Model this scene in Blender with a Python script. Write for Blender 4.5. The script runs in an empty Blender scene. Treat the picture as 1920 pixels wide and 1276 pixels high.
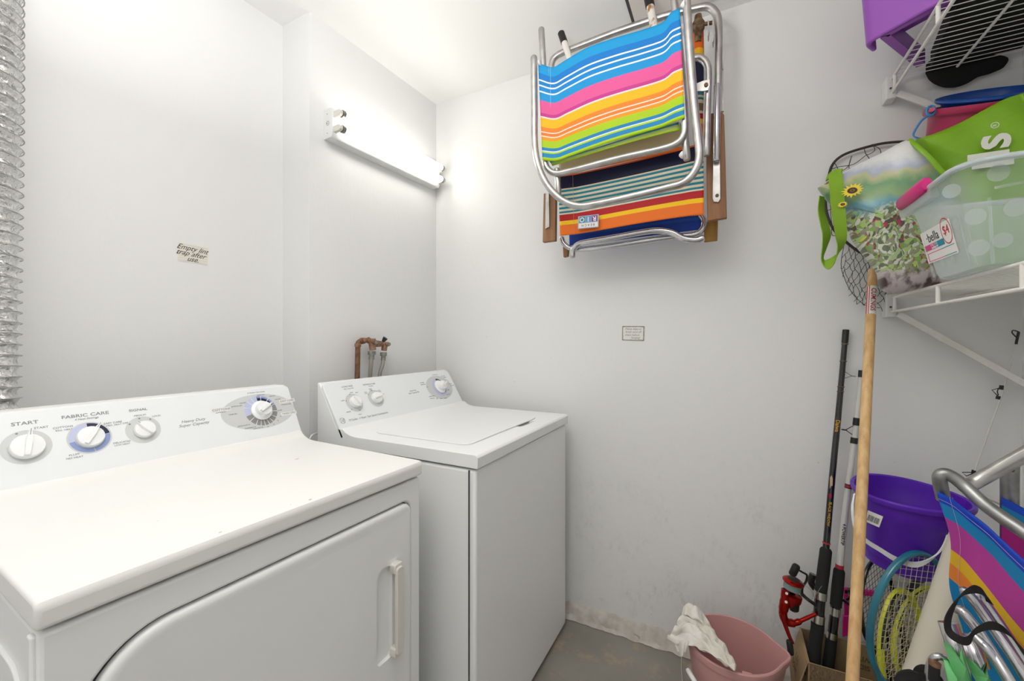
import bpy, bmesh, math, random
from mathutils import Vector, Matrix, noise
random.seed(7)
C = bpy.context.scene.collection
PI = math.pi
# ------------------------------------------------------------------ camera, world, exposure
CAM_H = 1.23; F = 778.0; YAW = math.atan2(405.0, F)
cd = bpy.data.cameras.new('camera'); cam = bpy.data.objects.new('camera', cd); C.objects.link(cam)
cam.location = (0, 0, CAM_H); cam.rotation_euler = (PI/2, 0, YAW)
cd.sensor_width = 36; cd.lens = 36*F/1920; cd.clip_start = 0.02
bpy.context.scene.camera = cam
w = bpy.data.worlds.new('world'); bpy.context.scene.world = w; w.use_nodes = True
w.node_tree.nodes['Background'].inputs[0].default_value = (1.0, 0.985, 0.96, 1)
w.node_tree.nodes['Background'].inputs[1].default_value = 0.32
vs = bpy.context.scene.view_settings
vs.view_transform = 'Standard'; vs.look = 'None'; vs.gamma = 1; vs.exposure = 1.10
TUBE_POWER = 3.6
ld = bpy.data.lights.new('uplight', 'AREA'); ld.shape = 'DISK'; ld.size = .30; ld.energy = 14.5; ld.color = (1, .985, .955)
lo_ = bpy.data.objects.new('uplight', ld); C.objects.link(lo_); lo_.location = (-.45, .12, 1.95); lo_.rotation_euler = (PI, 0, 0)   # flash beside the camera bounced off the ceiling

# ------------------------------------------------------------------ surveying: where a sight line meets a known plane
_R = Vector((math.cos(YAW), math.sin(YAW), 0)); _D = Vector((-math.sin(YAW), math.cos(YAW), 0)); _O = Vector((0, 0, CAM_H))
def ray(u, v): return _D + _R*((u-960)/F) + Vector((0, 0, (638-v)/F))
def at(u, v, y=None, x=None, z=None, d=None):
    r = ray(u, v)
    if y is not None: t = y/r.y
    elif x is not None: t = x/r.x
    elif z is not None: t = (z-CAM_H)/r.z
    else: t = d
    return _O + r*t
def plane_at(u, v, p0, n):
    r = ray(u, v); n = Vector(n); return _O + r*((Vector(p0)-_O).dot(n)/r.dot(n))

# ------------------------------------------------------------------ materials
def srgb(c):
    if isinstance(c, str):
        c = c.lstrip('#'); c = [int(c[i:i+2], 16)/255 for i in (0, 2, 4)]
    return tuple((x/12.92 if x <= .04045 else ((x+.055)/1.055)**2.4) for x in c)+(1,)
def mat(name, col, rough=.5, metal=0, bump=0, bscale=60, bdist=.002, emit=0, spec=.5, coat=0, trans=0, alpha=1, mottled=None, mscale=8, sss=0):
    m = bpy.data.materials.new(name); m.use_nodes = True; nt = m.node_tree; b = nt.nodes['Principled BSDF']
    b.inputs['Base Color'].default_value = srgb(col); b.inputs['Roughness'].default_value = rough
    b.inputs['Metallic'].default_value = metal; b.inputs['Specular IOR Level'].default_value = spec
    b.inputs['Coat Weight'].default_value = coat; b.inputs['Transmission Weight'].default_value = trans
    b.inputs['Alpha'].default_value = alpha
    if emit:
        b.inputs['Emission Color'].default_value = srgb(col); b.inputs['Emission Strength'].default_value = emit
    tc = nt.nodes.new('ShaderNodeTexCoord')
    if mottled:
        n = nt.nodes.new('ShaderNodeTexNoise'); n.inputs['Scale'].default_value = mscale; n.inputs['Detail'].default_value = 6
        r = nt.nodes.new('ShaderNodeValToRGB'); r.color_ramp.elements[0].position = .35; r.color_ramp.elements[1].position = .65
        r.color_ramp.elements[0].color = srgb(mottled); r.color_ramp.elements[1].color = srgb(col)
        nt.links.new(tc.outputs['Object'], n.inputs['Vector']); nt.links.new(n.outputs['Fac'], r.inputs[0]); nt.links.new(r.outputs[0], b.inputs['Base Color'])
    if bump:
        n = nt.nodes.new('ShaderNodeTexNoise'); n.inputs['Scale'].default_value = bscale; n.inputs['Detail'].default_value = 5
        bp = nt.nodes.new('ShaderNodeBump'); bp.inputs['Strength'].default_value = bump; bp.inputs['Distance'].default_value = bdist
        nt.links.new(tc.outputs['Object'], n.inputs['Vector']); nt.links.new(n.outputs['Fac'], bp.inputs['Height']); nt.links.new(bp.outputs[0], b.inputs['Normal'])
    return m
def stripes(name, stops, rough=.55, weave=.25):
    """stops: (fraction from top, colour); constant bands along UV v"""
    m = bpy.data.materials.new(name); m.use_nodes = True; nt = m.node_tree; b = nt.nodes['Principled BSDF']
    b.inputs['Roughness'].default_value = rough; b.inputs['Specular IOR Level'].default_value = .35
    uv = nt.nodes.new('ShaderNodeUVMap'); sp = nt.nodes.new('ShaderNodeSeparateXYZ'); nt.links.new(uv.outputs[0], sp.inputs[0])
    r = nt.nodes.new('ShaderNodeValToRGB'); cr = r.color_ramp; cr.interpolation = 'CONSTANT'
    cr.elements[0].position = 0; cr.elements[0].color = srgb(stops[0][1]); cr.elements.remove(cr.elements[1])
    for p, c in stops[1:]:
        e = cr.elements.new(p); e.color = srgb(c)
    nt.links.new(sp.outputs['Y'], r.inputs[0]); nt.links.new(r.outputs[0], b.inputs['Base Color'])
    tc = nt.nodes.new('ShaderNodeTexCoord'); n = nt.nodes.new('ShaderNodeTexNoise'); n.inputs['Scale'].default_value = 500
    bp = nt.nodes.new('ShaderNodeBump'); bp.inputs['Strength'].default_value = weave; bp.inputs['Distance'].default_value = .0006
    nt.links.new(tc.outputs['Object'], n.inputs['Vector']); nt.links.new(n.outputs['Fac'], bp.inputs['Height']); nt.links.new(bp.outputs[0], b.inputs['Normal'])
    return m

def wall_material(name, base, scuffs=False, rough=.42):
    m = bpy.data.materials.new(name); m.use_nodes = True; nt = m.node_tree; N = nt.nodes; L = nt.links; b = N['Principled BSDF']
    b.inputs['Roughness'].default_value = rough; b.inputs['Specular IOR Level'].default_value = .45
    geo = N.new('ShaderNodeNewGeometry')
    def noise_(scale, detail=5, stretch=None, rough_=.5):
        n = N.new('ShaderNodeTexNoise'); n.inputs['Scale'].default_value = scale; n.inputs['Detail'].default_value = detail; n.inputs['Roughness'].default_value = rough_
        if stretch:
            mp = N.new('ShaderNodeMapping'); mp.inputs['Scale'].default_value = stretch; L.new(geo.outputs['Position'], mp.inputs[0]); L.new(mp.outputs[0], n.inputs['Vector'])
        else: L.new(geo.outputs['Position'], n.inputs['Vector'])
        return n
    def mth(op, a, bb=None, clamp=False):
        q = N.new('ShaderNodeMath'); q.operation = op; q.use_clamp = clamp
        for i, x in enumerate((a, bb)):
            if x is None: continue
            if isinstance(x, (int, float)): q.inputs[i].default_value = x
            else: L.new(x, q.inputs[i])
        return q.outputs[0]
    # trowel marks + fine roller orange peel
    a = noise_(2.2, 6, (1, 1, .6)); c = noise_(14, 4, (1, 1, .35)); d = noise_(160, 2)
    ridge = mth('POWER', mth('SUBTRACT', 1.0, mth('ABSOLUTE', mth('MULTIPLY', mth('SUBTRACT', a.outputs['Fac'], .5), 9.0)), True), 6)
    h = mth('ADD', mth('ADD', mth('MULTIPLY', c.outputs['Fac'], .35), mth('MULTIPLY', d.outputs['Fac'], .10)), mth('MULTIPLY', mth('MULTIPLY', ridge, noise_(7, 3).outputs['Fac']), .18))
    bp = N.new('ShaderNodeBump'); bp.inputs['Strength'].default_value = .8; bp.inputs['Distance'].default_value = .004
    L.new(h, bp.inputs['Height']); L.new(bp.outputs[0], b.inputs['Normal'])
    if scuffs:
        sep = N.new('ShaderNodeSeparateXYZ'); L.new(geo.outputs['Position'], sep.inputs[0])
        low = N.new('ShaderNodeMapRange'); low.inputs['From Min'].default_value = 1.0; low.inputs['From Max'].default_value = .1; L.new(sep.outputs['Z'], low.inputs[0])
        s1 = noise_(5, 8, (1, 1, 1.4), .7); s2 = noise_(45, 6, (1, 1, .5), .75)
        msk = mth('MULTIPLY', mth('SUBTRACT', s1.outputs['Fac'], .47, True), mth('MULTIPLY', mth('SUBTRACT', s2.outputs['Fac'], .46, True), 20.0), True)
        msk = mth('MULTIPLY', msk, low.outputs[0], True)
        sp = noise_(70, 2); spm = mth('MULTIPLY', mth('GREATER_THAN', sp.outputs['Fac'], .755), .5)
        msk = mth('MAXIMUM', msk, mth('MULTIPLY', spm, 1.0))
        mx = N.new('ShaderNodeMix'); mx.data_type = 'RGBA'; mx.inputs['A'].default_value = srgb(base); mx.inputs['B'].default_value = srgb('#86837d')
        L.new(mth('MULTIPLY', msk, .42), mx.inputs['Factor']); L.new(mx.outputs['Result'], b.inputs['Base Color'])
    else: b.inputs['Base Color'].default_value = srgb(base)
    return m
M = {}
M['wall'] = wall_material('wall_paint', '#e9e9e9')
M['wall2'] = wall_material('wall_paint_scuffed', '#e8e8e7', True)
M['ceil'] = wall_material('ceiling_paint', '#f4f4f2', rough=.5)
M['enamel'] = mat('white_enamel', '#edeeee', .28, bump=.08, bscale=220, bdist=.0004, spec=.5)
M['enamel_worn'] = mat('worn_white_enamel', '#ebeae8', .34, bump=.12, bscale=180, bdist=.0004)
M['panelw'] = mat('panel_white', '#eaedf0', .42)
M['plasticw'] = mat('white_plastic', '#f2f3f3', .3)
M['handle'] = mat('offwhite_plastic', '#dedbd3', .4)
M['gap'] = mat('dark_gap', '#4a4a4c', .8)
M['greyring'] = mat('grey_print', '#cfd1d2', .5)
M['greytxt'] = mat('grey_lettering', '#8b8d90', .5)
M['dkgrey'] = mat('dark_grey_print', '#8d8e8f', .5)
M['lav'] = mat('lavender_print', '#bfc6e4', .5)
M['blueprint'] = mat('blue_print', '#8c9dcc', .5)
M['navyprint'] = mat('navy_print', '#1c1c46', .4)
M['alu'] = mat('brushed_aluminium', '#c9c8c6', .32, 1, bump=.15, bscale=90, bdist=.0005, mottled='#b1aeab', mscale=25)
M['alu_dull'] = mat('dull_aluminium', '#a9a9a8', .42, 1, bump=.25, bscale=120, bdist=.0006, mottled='#8f8f8e', mscale=30)
M['chrome'] = mat('polished_chrome', '#c6c5c8', .24, 1)
M['wsteel'] = mat('white_coated_wire', '#eceae6', .4, mottled='#e6e2da', mscale=40)
M['rustwhite'] = mat('rust_spotted_white_steel', '#e4e0d8', .45, mottled='#a5713c', mscale=16)
for nd in M['rustwhite'].node_tree.nodes:
    if nd.type == 'VALTORGB': nd.color_ramp.elements[0].position = .33; nd.color_ramp.elements[1].position = .37
M['rust'] = mat('rusted_fitting', '#8b7a5f', .6, .6, bump=.6, mottled='#5a3c22', mscale=60)
M['black'] = mat('black_plastic', '#1c1c1d', .45)
M['blackrub'] = mat('black_foam', '#1b1b1c', .85, bump=.3, bscale=400, bdist=.0006)
M['blackcloth'] = mat('black_fabric', '#141313', .9, bump=.4, bscale=200, bdist=.001)
M['white_c'] = mat('white_cap', '#e6e6e4', .35)
M['glow'] = mat('lit_fluorescent_glass', '#fffdf4', .3, emit=TUBE_POWER)
M['housing'] = mat('white_lamp_housing', '#e4e5e4', .4)
M['socket'] = mat('grey_lamp_socket', '#d9d6cf', .45)
M['copper'] = mat('weathered_copper', '#8f6a50', .5, .5, bump=.3, bscale=80, bdist=.001, mottled='#6b4a38', mscale=35)
M['brass'] = mat('bronze_valve', '#a88670', .5, .5, bump=.3, bscale=70, mottled='#8c6248', mscale=40)
M['zinc'] = mat('zinc_nut', '#a9a9a2', .45, .8, bump=.3, bscale=90, mottled='#86857c', mscale=60)
M['braid'] = mat('braided_hose', '#a8a29c', .45, .6, bump=.8, bscale=500, bdist=.001)
M['foil'] = mat('crinkled_foil', '#e3e3e2', .2, 1, bump=1.0, bscale=55, bdist=.008)
M['paper'] = mat('note_paper', '#e6e2d8', .8)
M['paperline'] = mat('note_ruling', '#d6cfc2', .8)
M['ink'] = mat('black_ink', '#2c2c2c', .6)
M['pencil'] = mat('faded_ink', '#8f918e', .7)
M['tape'] = mat('brown_tape', '#ab9d92', .6, mottled='#94867b', mscale=60)
M['wood'] = None
def wood(name, a, b_, rough=.5, dirn=(1, 1, .06), scale=30):
    m = bpy.data.materials.new(name); m.use_nodes = True; nt = m.node_tree; b = nt.nodes['Principled BSDF']; b.inputs['Roughness'].default_value = rough
    tc = nt.nodes.new('ShaderNodeTexCoord'); mp = nt.nodes.new('ShaderNodeMapping'); mp.inputs['Scale'].default_value = dirn
    n = nt.nodes.new('ShaderNodeTexNoise'); n.inputs['Scale'].default_value = scale; n.inputs['Detail'].default_value = 8
    r = nt.nodes.new('ShaderNodeValToRGB'); r.color_ramp.elements[0].position = .3; r.color_ramp.elements[1].position = .62
    r.color_ramp.elements[0].color = srgb(a); r.color_ramp.elements[1].color = srgb(b_)
    nt.links.new(tc.outputs['Object'], mp.inputs[0]); nt.links.new(mp.outputs[0], n.inputs['Vector']); nt.links.new(n.outputs['Fac'], r.inputs[0]); nt.links.new(r.outputs[0], b.inputs['Base Color'])
    return m
M['pine'] = wood('pale_pine', '#c59a63', '#dfba85', .5, (1, 1, .05), 70)
M['oakarm'] = wood('brown_wood', '#7b5334', '#9a6d47', .55, (1, 1, .08), 50)
M['oakarm2'] = wood('golden_wood', '#8a6226', '#a57c35', .55, (1, 1, .08), 50)
M['card'] = mat('cardboard', '#a48a66', .85, bump=.2, bscale=120, mottled='#98805e', mscale=12)
M['cardink'] = mat('cardboard_print', '#6a5336', .85)
M['pinkb'] = mat('dusty_pink_plastic', '#c89694', .42)
M['purple'] = mat('deep_purple_plastic', '#5a20b4', .35)
M['lilac'] = mat('violet_plastic', '#9a54b8', .38)
M['rag'] = mat('white_rag', '#e9e6e0', .95, bump=.5, bscale=160, bdist=.002, mottled='#dad4c8', mscale=14)
M['pinkbk'] = mat('raspberry_plastic', '#b02c55', .35)
M['bluebk'] = mat('royal_blue_plastic', '#164a9e', .3)
M['bluehd'] = mat('blue_handle_plastic', '#2a80c0', .4)
M['green'] = mat('lime_tote_fabric', '#7fae1a', .42, bump=.5, bscale=30, bdist=.004, mottled='#74a414', mscale=10)
M['greenweb'] = mat('green_webbing', '#7ca322', .8, bump=.9, bscale=330, bdist=.0015)
M['cream'] = mat('cream_letter', '#dcdcd2', .6)
M['pinkclip'] = mat('hot_pink_plastic', '#d2247f', .35)
M['net'] = mat('brown_net_cord', '#3b3530', .7)
M['teal'] = mat('teal_frame', '#1d7d92', .25, coat=.5, mottled='#14647e', mscale=10)
M['string'] = mat('cream_string', '#d0c7a8', .5)
M['stringblack'] = mat('black_string', '#2a2629', .5)
M['stringtan'] = mat('tan_string', '#8c7748', .5)
M['yellow'] = mat('yellow_frame', '#dfe02c', .3, coat=.4)
M['rackblack'] = mat('black_frame', '#1b1c20', .25, coat=.5)
M['redline'] = mat('red_trim', '#b92430', .4)
M['redmetal'] = mat('metallic_red', '#a81c14', .25, .75)
M['line'] = mat('green_fishing_line', '#7f9490', .6, bump=.8, bscale=300)
M['rodblack'] = mat('gloss_black_rod', '#151517', .2, coat=.6)
M['rodwhite'] = mat('gloss_white_rod', '#d8d6d0', .25, coat=.6)
M['gold'] = mat('gold_print', '#c79a2f', .4, .5)
M['steelband'] = mat('steel_band', '#c8c6c0', .25, 1)
M['magenta'] = mat('magenta_plastic', '#d81e84', .35)
M['creamtube'] = mat('cream_cardboard_tube', '#cfc8b8', .6)
M['mint'] = mat('mint_green_fabric', '#7fd98c', .7, bump=.2, bscale=80)
M['label'] = mat('white_sticker', '#e9e8e4', .6)
M['redink'] = mat('red_sticker_ink', '#c8242b', .6)
M['tealink'] = mat('teal_sticker_ink', '#1f8ba6', .6)
M['beige'] = mat('beige_fabric', '#cdb993', .75, bump=.3, bscale=300, bdist=.0006)
M['orange'] = mat('orange_fabric', '#ee741c', .6)
M['lightblue'] = mat('badge_blue', '#a8b4cc', .6)
def clear_plastic():
    m = bpy.data.materials.new('frosted_clear_plastic'); m.use_nodes = True; nt = m.node_tree; b = nt.nodes['Principled BSDF']; out = nt.nodes['Material Output']
    b.inputs['Base Color'].default_value = srgb('#e4ecec'); b.inputs['Roughness'].default_value = .18; b.inputs['Specular IOR Level'].default_value = .8
    t = nt.nodes.new('ShaderNodeBsdfTransparent'); t.inputs[0].default_value = (.97, .985, .985, 1); mx = nt.nodes.new('ShaderNodeMixShader')
    fr = nt.nodes.new('ShaderNodeLayerWeight'); fr.inputs[0].default_value = .35
    mr = nt.nodes.new('ShaderNodeMapRange'); mr.inputs['To Min'].default_value = .12; mr.inputs['To Max'].default_value = .6
    nt.links.new(fr.outputs['Facing'], mr.inputs[0]); nt.links.new(mr.outputs[0], mx.inputs[0]); nt.links.new(t.outputs[0], mx.inputs[1]); nt.links.new(b.outputs[0], mx.inputs[2]); nt.links.new(mx.outputs[0], out.inputs[0])
    return m
M['clear'] = clear_plastic()
M['dot'] = mat('frosted_white_dot', '#cfd8d6', .5, alpha=.42)
def floral():
    m = bpy.data.materials.new('garden_print_fabric'); m.use_nodes = True; nt = m.node_tree; N = nt.nodes; L = nt.links; b = N['Principled BSDF']
    b.inputs['Roughness'].default_value = .35; b.inputs['Coat Weight'].default_value = .15
    uv = N.new('ShaderNodeUVMap'); sp = N.new('ShaderNodeSeparateXYZ'); L.new(uv.outputs[0], sp.inputs[0])
    n0 = N.new('ShaderNodeTexNoise'); n0.inputs['Scale'].default_value = 7; n0.inputs['Detail'].default_value = 6; L.new(uv.outputs[0], n0.inputs['Vector'])
    ad = N.new('ShaderNodeMath'); ad.operation = 'MULTIPLY_ADD'; L.new(n0.outputs['Fac'], ad.inputs[0]); ad.inputs[1].default_value = .16; L.new(sp.outputs['Y'], ad.inputs[2])
    r = N.new('ShaderNodeValToRGB'); cr = r.color_ramp; L.new(ad.outputs[0], r.inputs[0])
    st = [(0, '#d7d8d4'), (.20, '#d5d6d4'), (.27, '#aab0c4'), (.31, '#b9b98c'), (.37, '#6f9a72'), (.44, '#8fa878'), (.50, '#5f97a8'), (.56, '#5a94a6')]
    cr.elements[0].color = srgb(st[0][1]); cr.elements[0].position = 0; cr.elements[1].position = st[-1][0]; cr.elements[1].color = srgb(st[-1][1])
    for p, c in st[1:-1]: e = cr.elements.new(p); e.color = srgb(c)
    # flowers
    v = N.new('ShaderNodeTexVoronoi'); v.inputs['Scale'].default_value = 34
    n1 = N.new('ShaderNodeTexNoise'); n1.inputs['Scale'].default_value = 9; n1.inputs['Detail'].default_value = 4; L.new(uv.outputs[0], n1.inputs['Vector'])
    mxv = N.new('ShaderNodeVectorMath'); mxv.operation = 'MULTIPLY_ADD'; L.new(n1.outputs['Color'], mxv.inputs[0]); mxv.inputs[1].default_value = (.09, .09, 0); L.new(uv.outputs[0], mxv.inputs[2]); L.new(mxv.outputs[0], v.inputs['Vector'])
    s2 = N.new('ShaderNodeSeparateXYZ'); L.new(v.outputs['Color'], s2.inputs[0])
    n2 = N.new('ShaderNodeTexNoise'); n2.inputs['Scale'].default_value = 5; n2.inputs['Detail'].default_value = 2; L.new(uv.outputs[0], n2.inputs['Vector'])
    a2 = N.new('ShaderNodeMath'); a2.operation = 'MULTIPLY_ADD'; L.new(s2.outputs['X'], a2.inputs[0]); a2.inputs[1].default_value = .5; 
    sb = N.new('ShaderNodeMath'); sb.operation = 'MULTIPLY_ADD'; L.new(n2.outputs['Fac'], sb.inputs[0]); sb.inputs[1].default_value = 1.3; sb.inputs[2].default_value = -.4; L.new(sb.outputs[0], a2.inputs[2])
    r2 = N.new('ShaderNodeValToRGB'); c2 = r2.color_ramp; c2.interpolation = 'CONSTANT'; L.new(a2.outputs[0], r2.inputs[0])
    fl = [(0, '#5d6a50'), (.12, '#a9bd8c'), (.22, '#6a7458'), (.30, '#cdccc0'), (.38, '#8c9a70'), (.44, '#8f8678'), (.50, '#a3c070'), (.57, '#5a504a'), (.62, '#b03a55'), (.655, '#7fa04c'), (.74, '#b9bfa4'), (.80, '#c2506a'), (.83, '#6a8048'), (.92, '#d2c452')]
    c2.elements[0].color = srgb(fl[0][1]); c2.elements[1].position = fl[-1][0]; c2.elements[1].color = srgb(fl[-1][1])
    for p, c in fl[1:-1]: e = c2.elements.new(p); e.color = srgb(c)
    # bottom earth / stone
    r3 = N.new('ShaderNodeValToRGB'); c3 = r3.color_ramp; L.new(n1.outputs['Fac'], r3.inputs[0])
    c3.elements[0].position = .40; c3.elements[0].color = srgb('#4b3532'); c3.elements[1].position = .52; c3.elements[1].color = srgb('#c2b6b8')
    def step(lo, hi):
        q = N.new('ShaderNodeMapRange'); q.inputs['From Min'].default_value = lo; q.inputs['From Max'].default_value = hi; L.new(ad.outputs[0], q.inputs[0]); return q.outputs[0]
    m1 = N.new('ShaderNodeMix'); m1.data_type = 'RGBA'; L.new(step(.50, .56), m1.inputs['Factor']); L.new(r.outputs[0], m1.inputs['A']); L.new(r2.outputs[0], m1.inputs['B'])
    m2 = N.new('ShaderNodeMix'); m2.data_type = 'RGBA'; L.new(step(.93, .96), m2.inputs['Factor']); L.new(m1.outputs['Result'], m2.inputs['A']); L.new(r3.outputs[0], m2.inputs['B'])
    L.new(m2.outputs['Result'], b.inputs['Base Color'])
    tc = N.new('ShaderNodeTexCoord'); nb = N.new('ShaderNodeTexNoise'); nb.inputs['Scale'].default_value = 18; nb.inputs['Detail'].default_value = 3
    bp = N.new('ShaderNodeBump'); bp.inputs['Strength'].default_value = .5; bp.inputs['Distance'].default_value = .006
    L.new(tc.outputs['Object'], nb.inputs['Vector']); L.new(nb.outputs['Fac'], bp.inputs['Height']); L.new(bp.outputs[0], b.inputs['Normal'])
    return m
M['floral'] = floral()

# ------------------------------------------------------------------ object plumbing
ROOTM = {}
def thing(name, label, cat, loc=(0, 0, 0), rotz=0, group=None):
    o = bpy.data.objects.new(name, None); C.objects.link(o); o.empty_display_size = .05
    o.location = loc; o.rotation_euler = (0, 0, rotz); o['label'] = label; o['category'] = cat
    if group: o['group'] = group
    ROOTM[o] = Matrix.Translation(Vector(loc)) @ Matrix.Rotation(rotz, 4, 'Z')
    return o
def finish(bm, angle=38):
    bmesh.ops.remove_doubles(bm, verts=bm.verts, dist=1e-6)
    bm.normal_update()
    for f in bm.faces: f.smooth = True
    for e in bm.edges:
        if len(e.link_faces) == 2:
            try: e.smooth = e.calc_face_angle() < math.radians(angle)
            except Exception: e.smooth = True
def part(name, bm, m, parent, local=False, label=None, fin=True, bevel=0, bseg=3, solid=0, sub=0, stuff=False):
    if not local: bmesh.ops.transform(bm, matrix=ROOTM[parent].inverted(), verts=bm.verts)
    if fin: finish(bm)
    me = bpy.data.meshes.new(name); bm.to_mesh(me); bm.free()
    for mm in (m if isinstance(m, (list, tuple)) else [m]): me.materials.append(mm)
    o = bpy.data.objects.new(name, me); C.objects.link(o); o.parent = parent; ROOTM[o] = ROOTM[parent]
    if label: o['label'] = label
    if stuff: o['kind'] = 'stuff'
    mods(o, bevel, bseg, solid, sub); return o
def mods(o, bevel=0, bseg=3, solid=0, sub=0):
    if solid:
        s = o.modifiers.new('solid', 'SOLIDIFY'); s.thickness = solid; s.offset = 0
    if bevel:
        b = o.modifiers.new('bevel', 'BEVEL'); b.width = bevel; b.segments = bseg; b.limit_method = 'ANGLE'; b.angle_limit = math.radians(40); b.harden_normals = False
    if sub:
        s = o.modifiers.new('sub', 'SUBSURF'); s.levels = sub; s.render_levels = sub
def single(name, bm, m, label=None, cat=None, group=None, kind=None, bevel=0, bseg=3, solid=0, sub=0, fin=True):
    if fin: finish(bm)
    xs = [v.co for v in bm.verts]; lo = Vector((min(c.x for c in xs), min(c.y for c in xs), min(c.z for c in xs))); hi = Vector((max(c.x for c in xs), max(c.y for c in xs), max(c.z for c in xs)))
    og = Vector(((lo.x+hi.x)/2, (lo.y+hi.y)/2, lo.z)); bmesh.ops.translate(bm, vec=-og, verts=bm.verts)
    me = bpy.data.meshes.new(name); bm.to_mesh(me); bm.free()
    for mm in (m if isinstance(m, (list, tuple)) else [m]): me.materials.append(mm)
    o = bpy.data.objects.new(name, me); C.objects.link(o); o.location = og; ROOTM[o] = Matrix.Translation(og)
    if label: o['label'] = label
    if cat: o['category'] = cat
    if group: o['group'] = group
    if kind: o['kind'] = kind
    mods(o, bevel, bseg, solid, sub); return o
BM = bmesh.new
def box(bm, x0, x1, y0, y1, z0, z1, mi=0, mtx=None):
    vs_ = [bm.verts.new(Vector(p)) for p in ((x0, y0, z0), (x1, y0, z0), (x1, y1, z0), (x0, y1, z0), (x0, y0, z1), (x1, y0, z1), (x1, y1, z1), (x0, y1, z1))]
    if mtx: 
        for v in vs_: v.co = mtx @ v.co
    for q in ((3, 2, 1, 0), (4, 5, 6, 7), (0, 1, 5, 4), (1, 2, 6, 5), (2, 3, 7, 6), (3, 0, 4, 7)):
        f = bm.faces.new([vs_[i] for i in q]); f.material_index = mi
    return bm
def prism(bm, pts, vec, mi=0):
    """pts: planar 3-D loop, extruded by vec"""
    vec = Vector(vec); a = [bm.verts.new(Vector(p)) for p in pts]; b = [bm.verts.new(Vector(p)+vec) for p in pts]; n = len(a)
    fs = [bm.faces.new(a[::-1]), bm.faces.new(b)]+[bm.faces.new((a[i], a[(i+1) % n], b[(i+1) % n], b[i])) for i in range(n)]
    for f in fs: f.material_index = mi
    bmesh.ops.recalc_face_normals(bm, faces=fs); return bm
def smooth_path(pts, n=6):
    pts = [Vector(p) for p in pts]
    if len(pts) < 3: return pts
    out = []
    P = [pts[0]*2-pts[1]]+pts+[pts[-1]*2-pts[-2]]
    for i in range(1, len(P)-2):
        a, b, c, d = P[i-1:i+3]
        for k in range(n):
            t = k/n; out.append(.5*((2*b)+(c-a)*t+(2*a-5*b+4*c-d)*t*t+(3*b-a-3*c+d)*t**3))
    out.append(pts[-1]); return out
def round_path(pts, r, n=6, closed=False):
    """polyline with arcs of radius ~r at the corners"""
    pts = [Vector(p) for p in pts]; out = []; N_ = len(pts)
    for i, p in enumerate(pts):
        if not closed and i in (0, N_-1): out.append(p); continue
        a = pts[i-1]; b = pts[(i+1) % N_]; d1 = a-p; d2 = b-p
        rr = min(r, d1.length*.49, d2.length*.49); s = p+d1.normalized()*rr; e = p+d2.normalized()*rr
        for k in range(n+1):
            t = k/n; out.append(s*(1-t)**2+p*2*t*(1-t)+e*t*t)
    return out
def tube(bm, pts, r, seg=12, cap=True, closed=False, mi=0, flat=1.0, flatdir=None):
    pts = [Vector(p) for p in pts]
    q = [pts[0]]
    for p in pts[1:]:
        if (p-q[-1]).length > 1e-5: q.append(p)
    pts = q; n = len(pts); R = r if isinstance(r, (list, tuple)) else [r]*n
    if len(R) != n:
        R = [R[0]+(R[-1]-R[0])*i/(n-1) for i in range(n)] if len(R) == 2 else [R[min(len(R)-1, int(i*len(R)/n))] for i in range(n)]
    T = [((pts[(i+1) % n] if (closed or i < n-1) else pts[i])-(pts[i-1] if (closed or i > 0) else pts[i])).normalized() for i in range(n)]
    up = Vector(flatdir) if flatdir else (Vector((0, 0, 1)) if abs(T[0].z) < .9 else Vector((1, 0, 0)))
    nrm = (up-T[0]*up.dot(T[0])).normalized(); rings = []
    for i in range(n):
        if flatdir: nn = Vector(flatdir); nrm = (nn-T[i]*nn.dot(T[i])).normalized()
        else: nrm = (nrm-T[i]*nrm.dot(T[i])).normalized()
        bi = T[i].cross(nrm)
        rings.append([bm.verts.new(pts[i]+(nrm*math.cos(2*PI*k/seg)*flat+bi*math.sin(2*PI*k/seg))*R[i]) for k in range(seg)])
    m = n if closed else n-1
    for i in range(m):
        a = rings[i]; b = rings[(i+1) % n]
        for k in range(seg):
            f = bm.faces.new((a[k], a[(k+1) % seg], b[(k+1) % seg], b[k])); f.material_index = mi
    if cap and not closed:
        bm.faces.new(rings[0][::-1]).material_index = mi; bm.faces.new(rings[-1]).material_index = mi
    return bm
def rtube(bm, pts, r, seg=14, mi=0):
    """tube with domed ends"""
    pts = [Vector(p) for p in pts]; a = (pts[0]-pts[1]).normalized(); b = (pts[-1]-pts[-2]).normalized()
    P = [pts[0]+a*r*.5, pts[0]+a*r*.35]+pts+[pts[-1]+b*r*.35, pts[-1]+b*r*.5]; n = len(pts)
    return tube(bm, P, [r*.45, r*.82]+[r]*n+[r*.82, r*.45], seg, mi=mi)
def lathe(bm, prof, seg=32, mtx=None, mi=0, sx=1, sy=1, closed_bottom=False, closed_top=False, rf=None):
    rings = []
    for (r, z) in prof:
        ring = []
        for k in range(seg):
            a = 2*PI*k/seg; q = rf(a, z) if rf else 1
            p = Vector((r*math.cos(a)*sx*q, r*math.sin(a)*sy*q, z)); ring.append(bm.verts.new(mtx @ p if mtx else p))
        rings.append(ring)
    for i in range(len(rings)-1):
        for k in range(seg):
            f = bm.faces.new((rings[i][k], rings[i][(k+1) % seg], rings[i+1][(k+1) % seg], rings[i+1][k])); f.material_index = mi
    if closed_bottom: bm.faces.new(rings[0][::-1]).material_index = mi
    if closed_top: bm.faces.new(rings[-1]).material_index = mi
    return bm
def cyl(bm, a, b, r, r2=None, seg=20, mi=0): return tube(bm, [a, b], [r, r if r2 is None else r2], seg, mi=mi)
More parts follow.
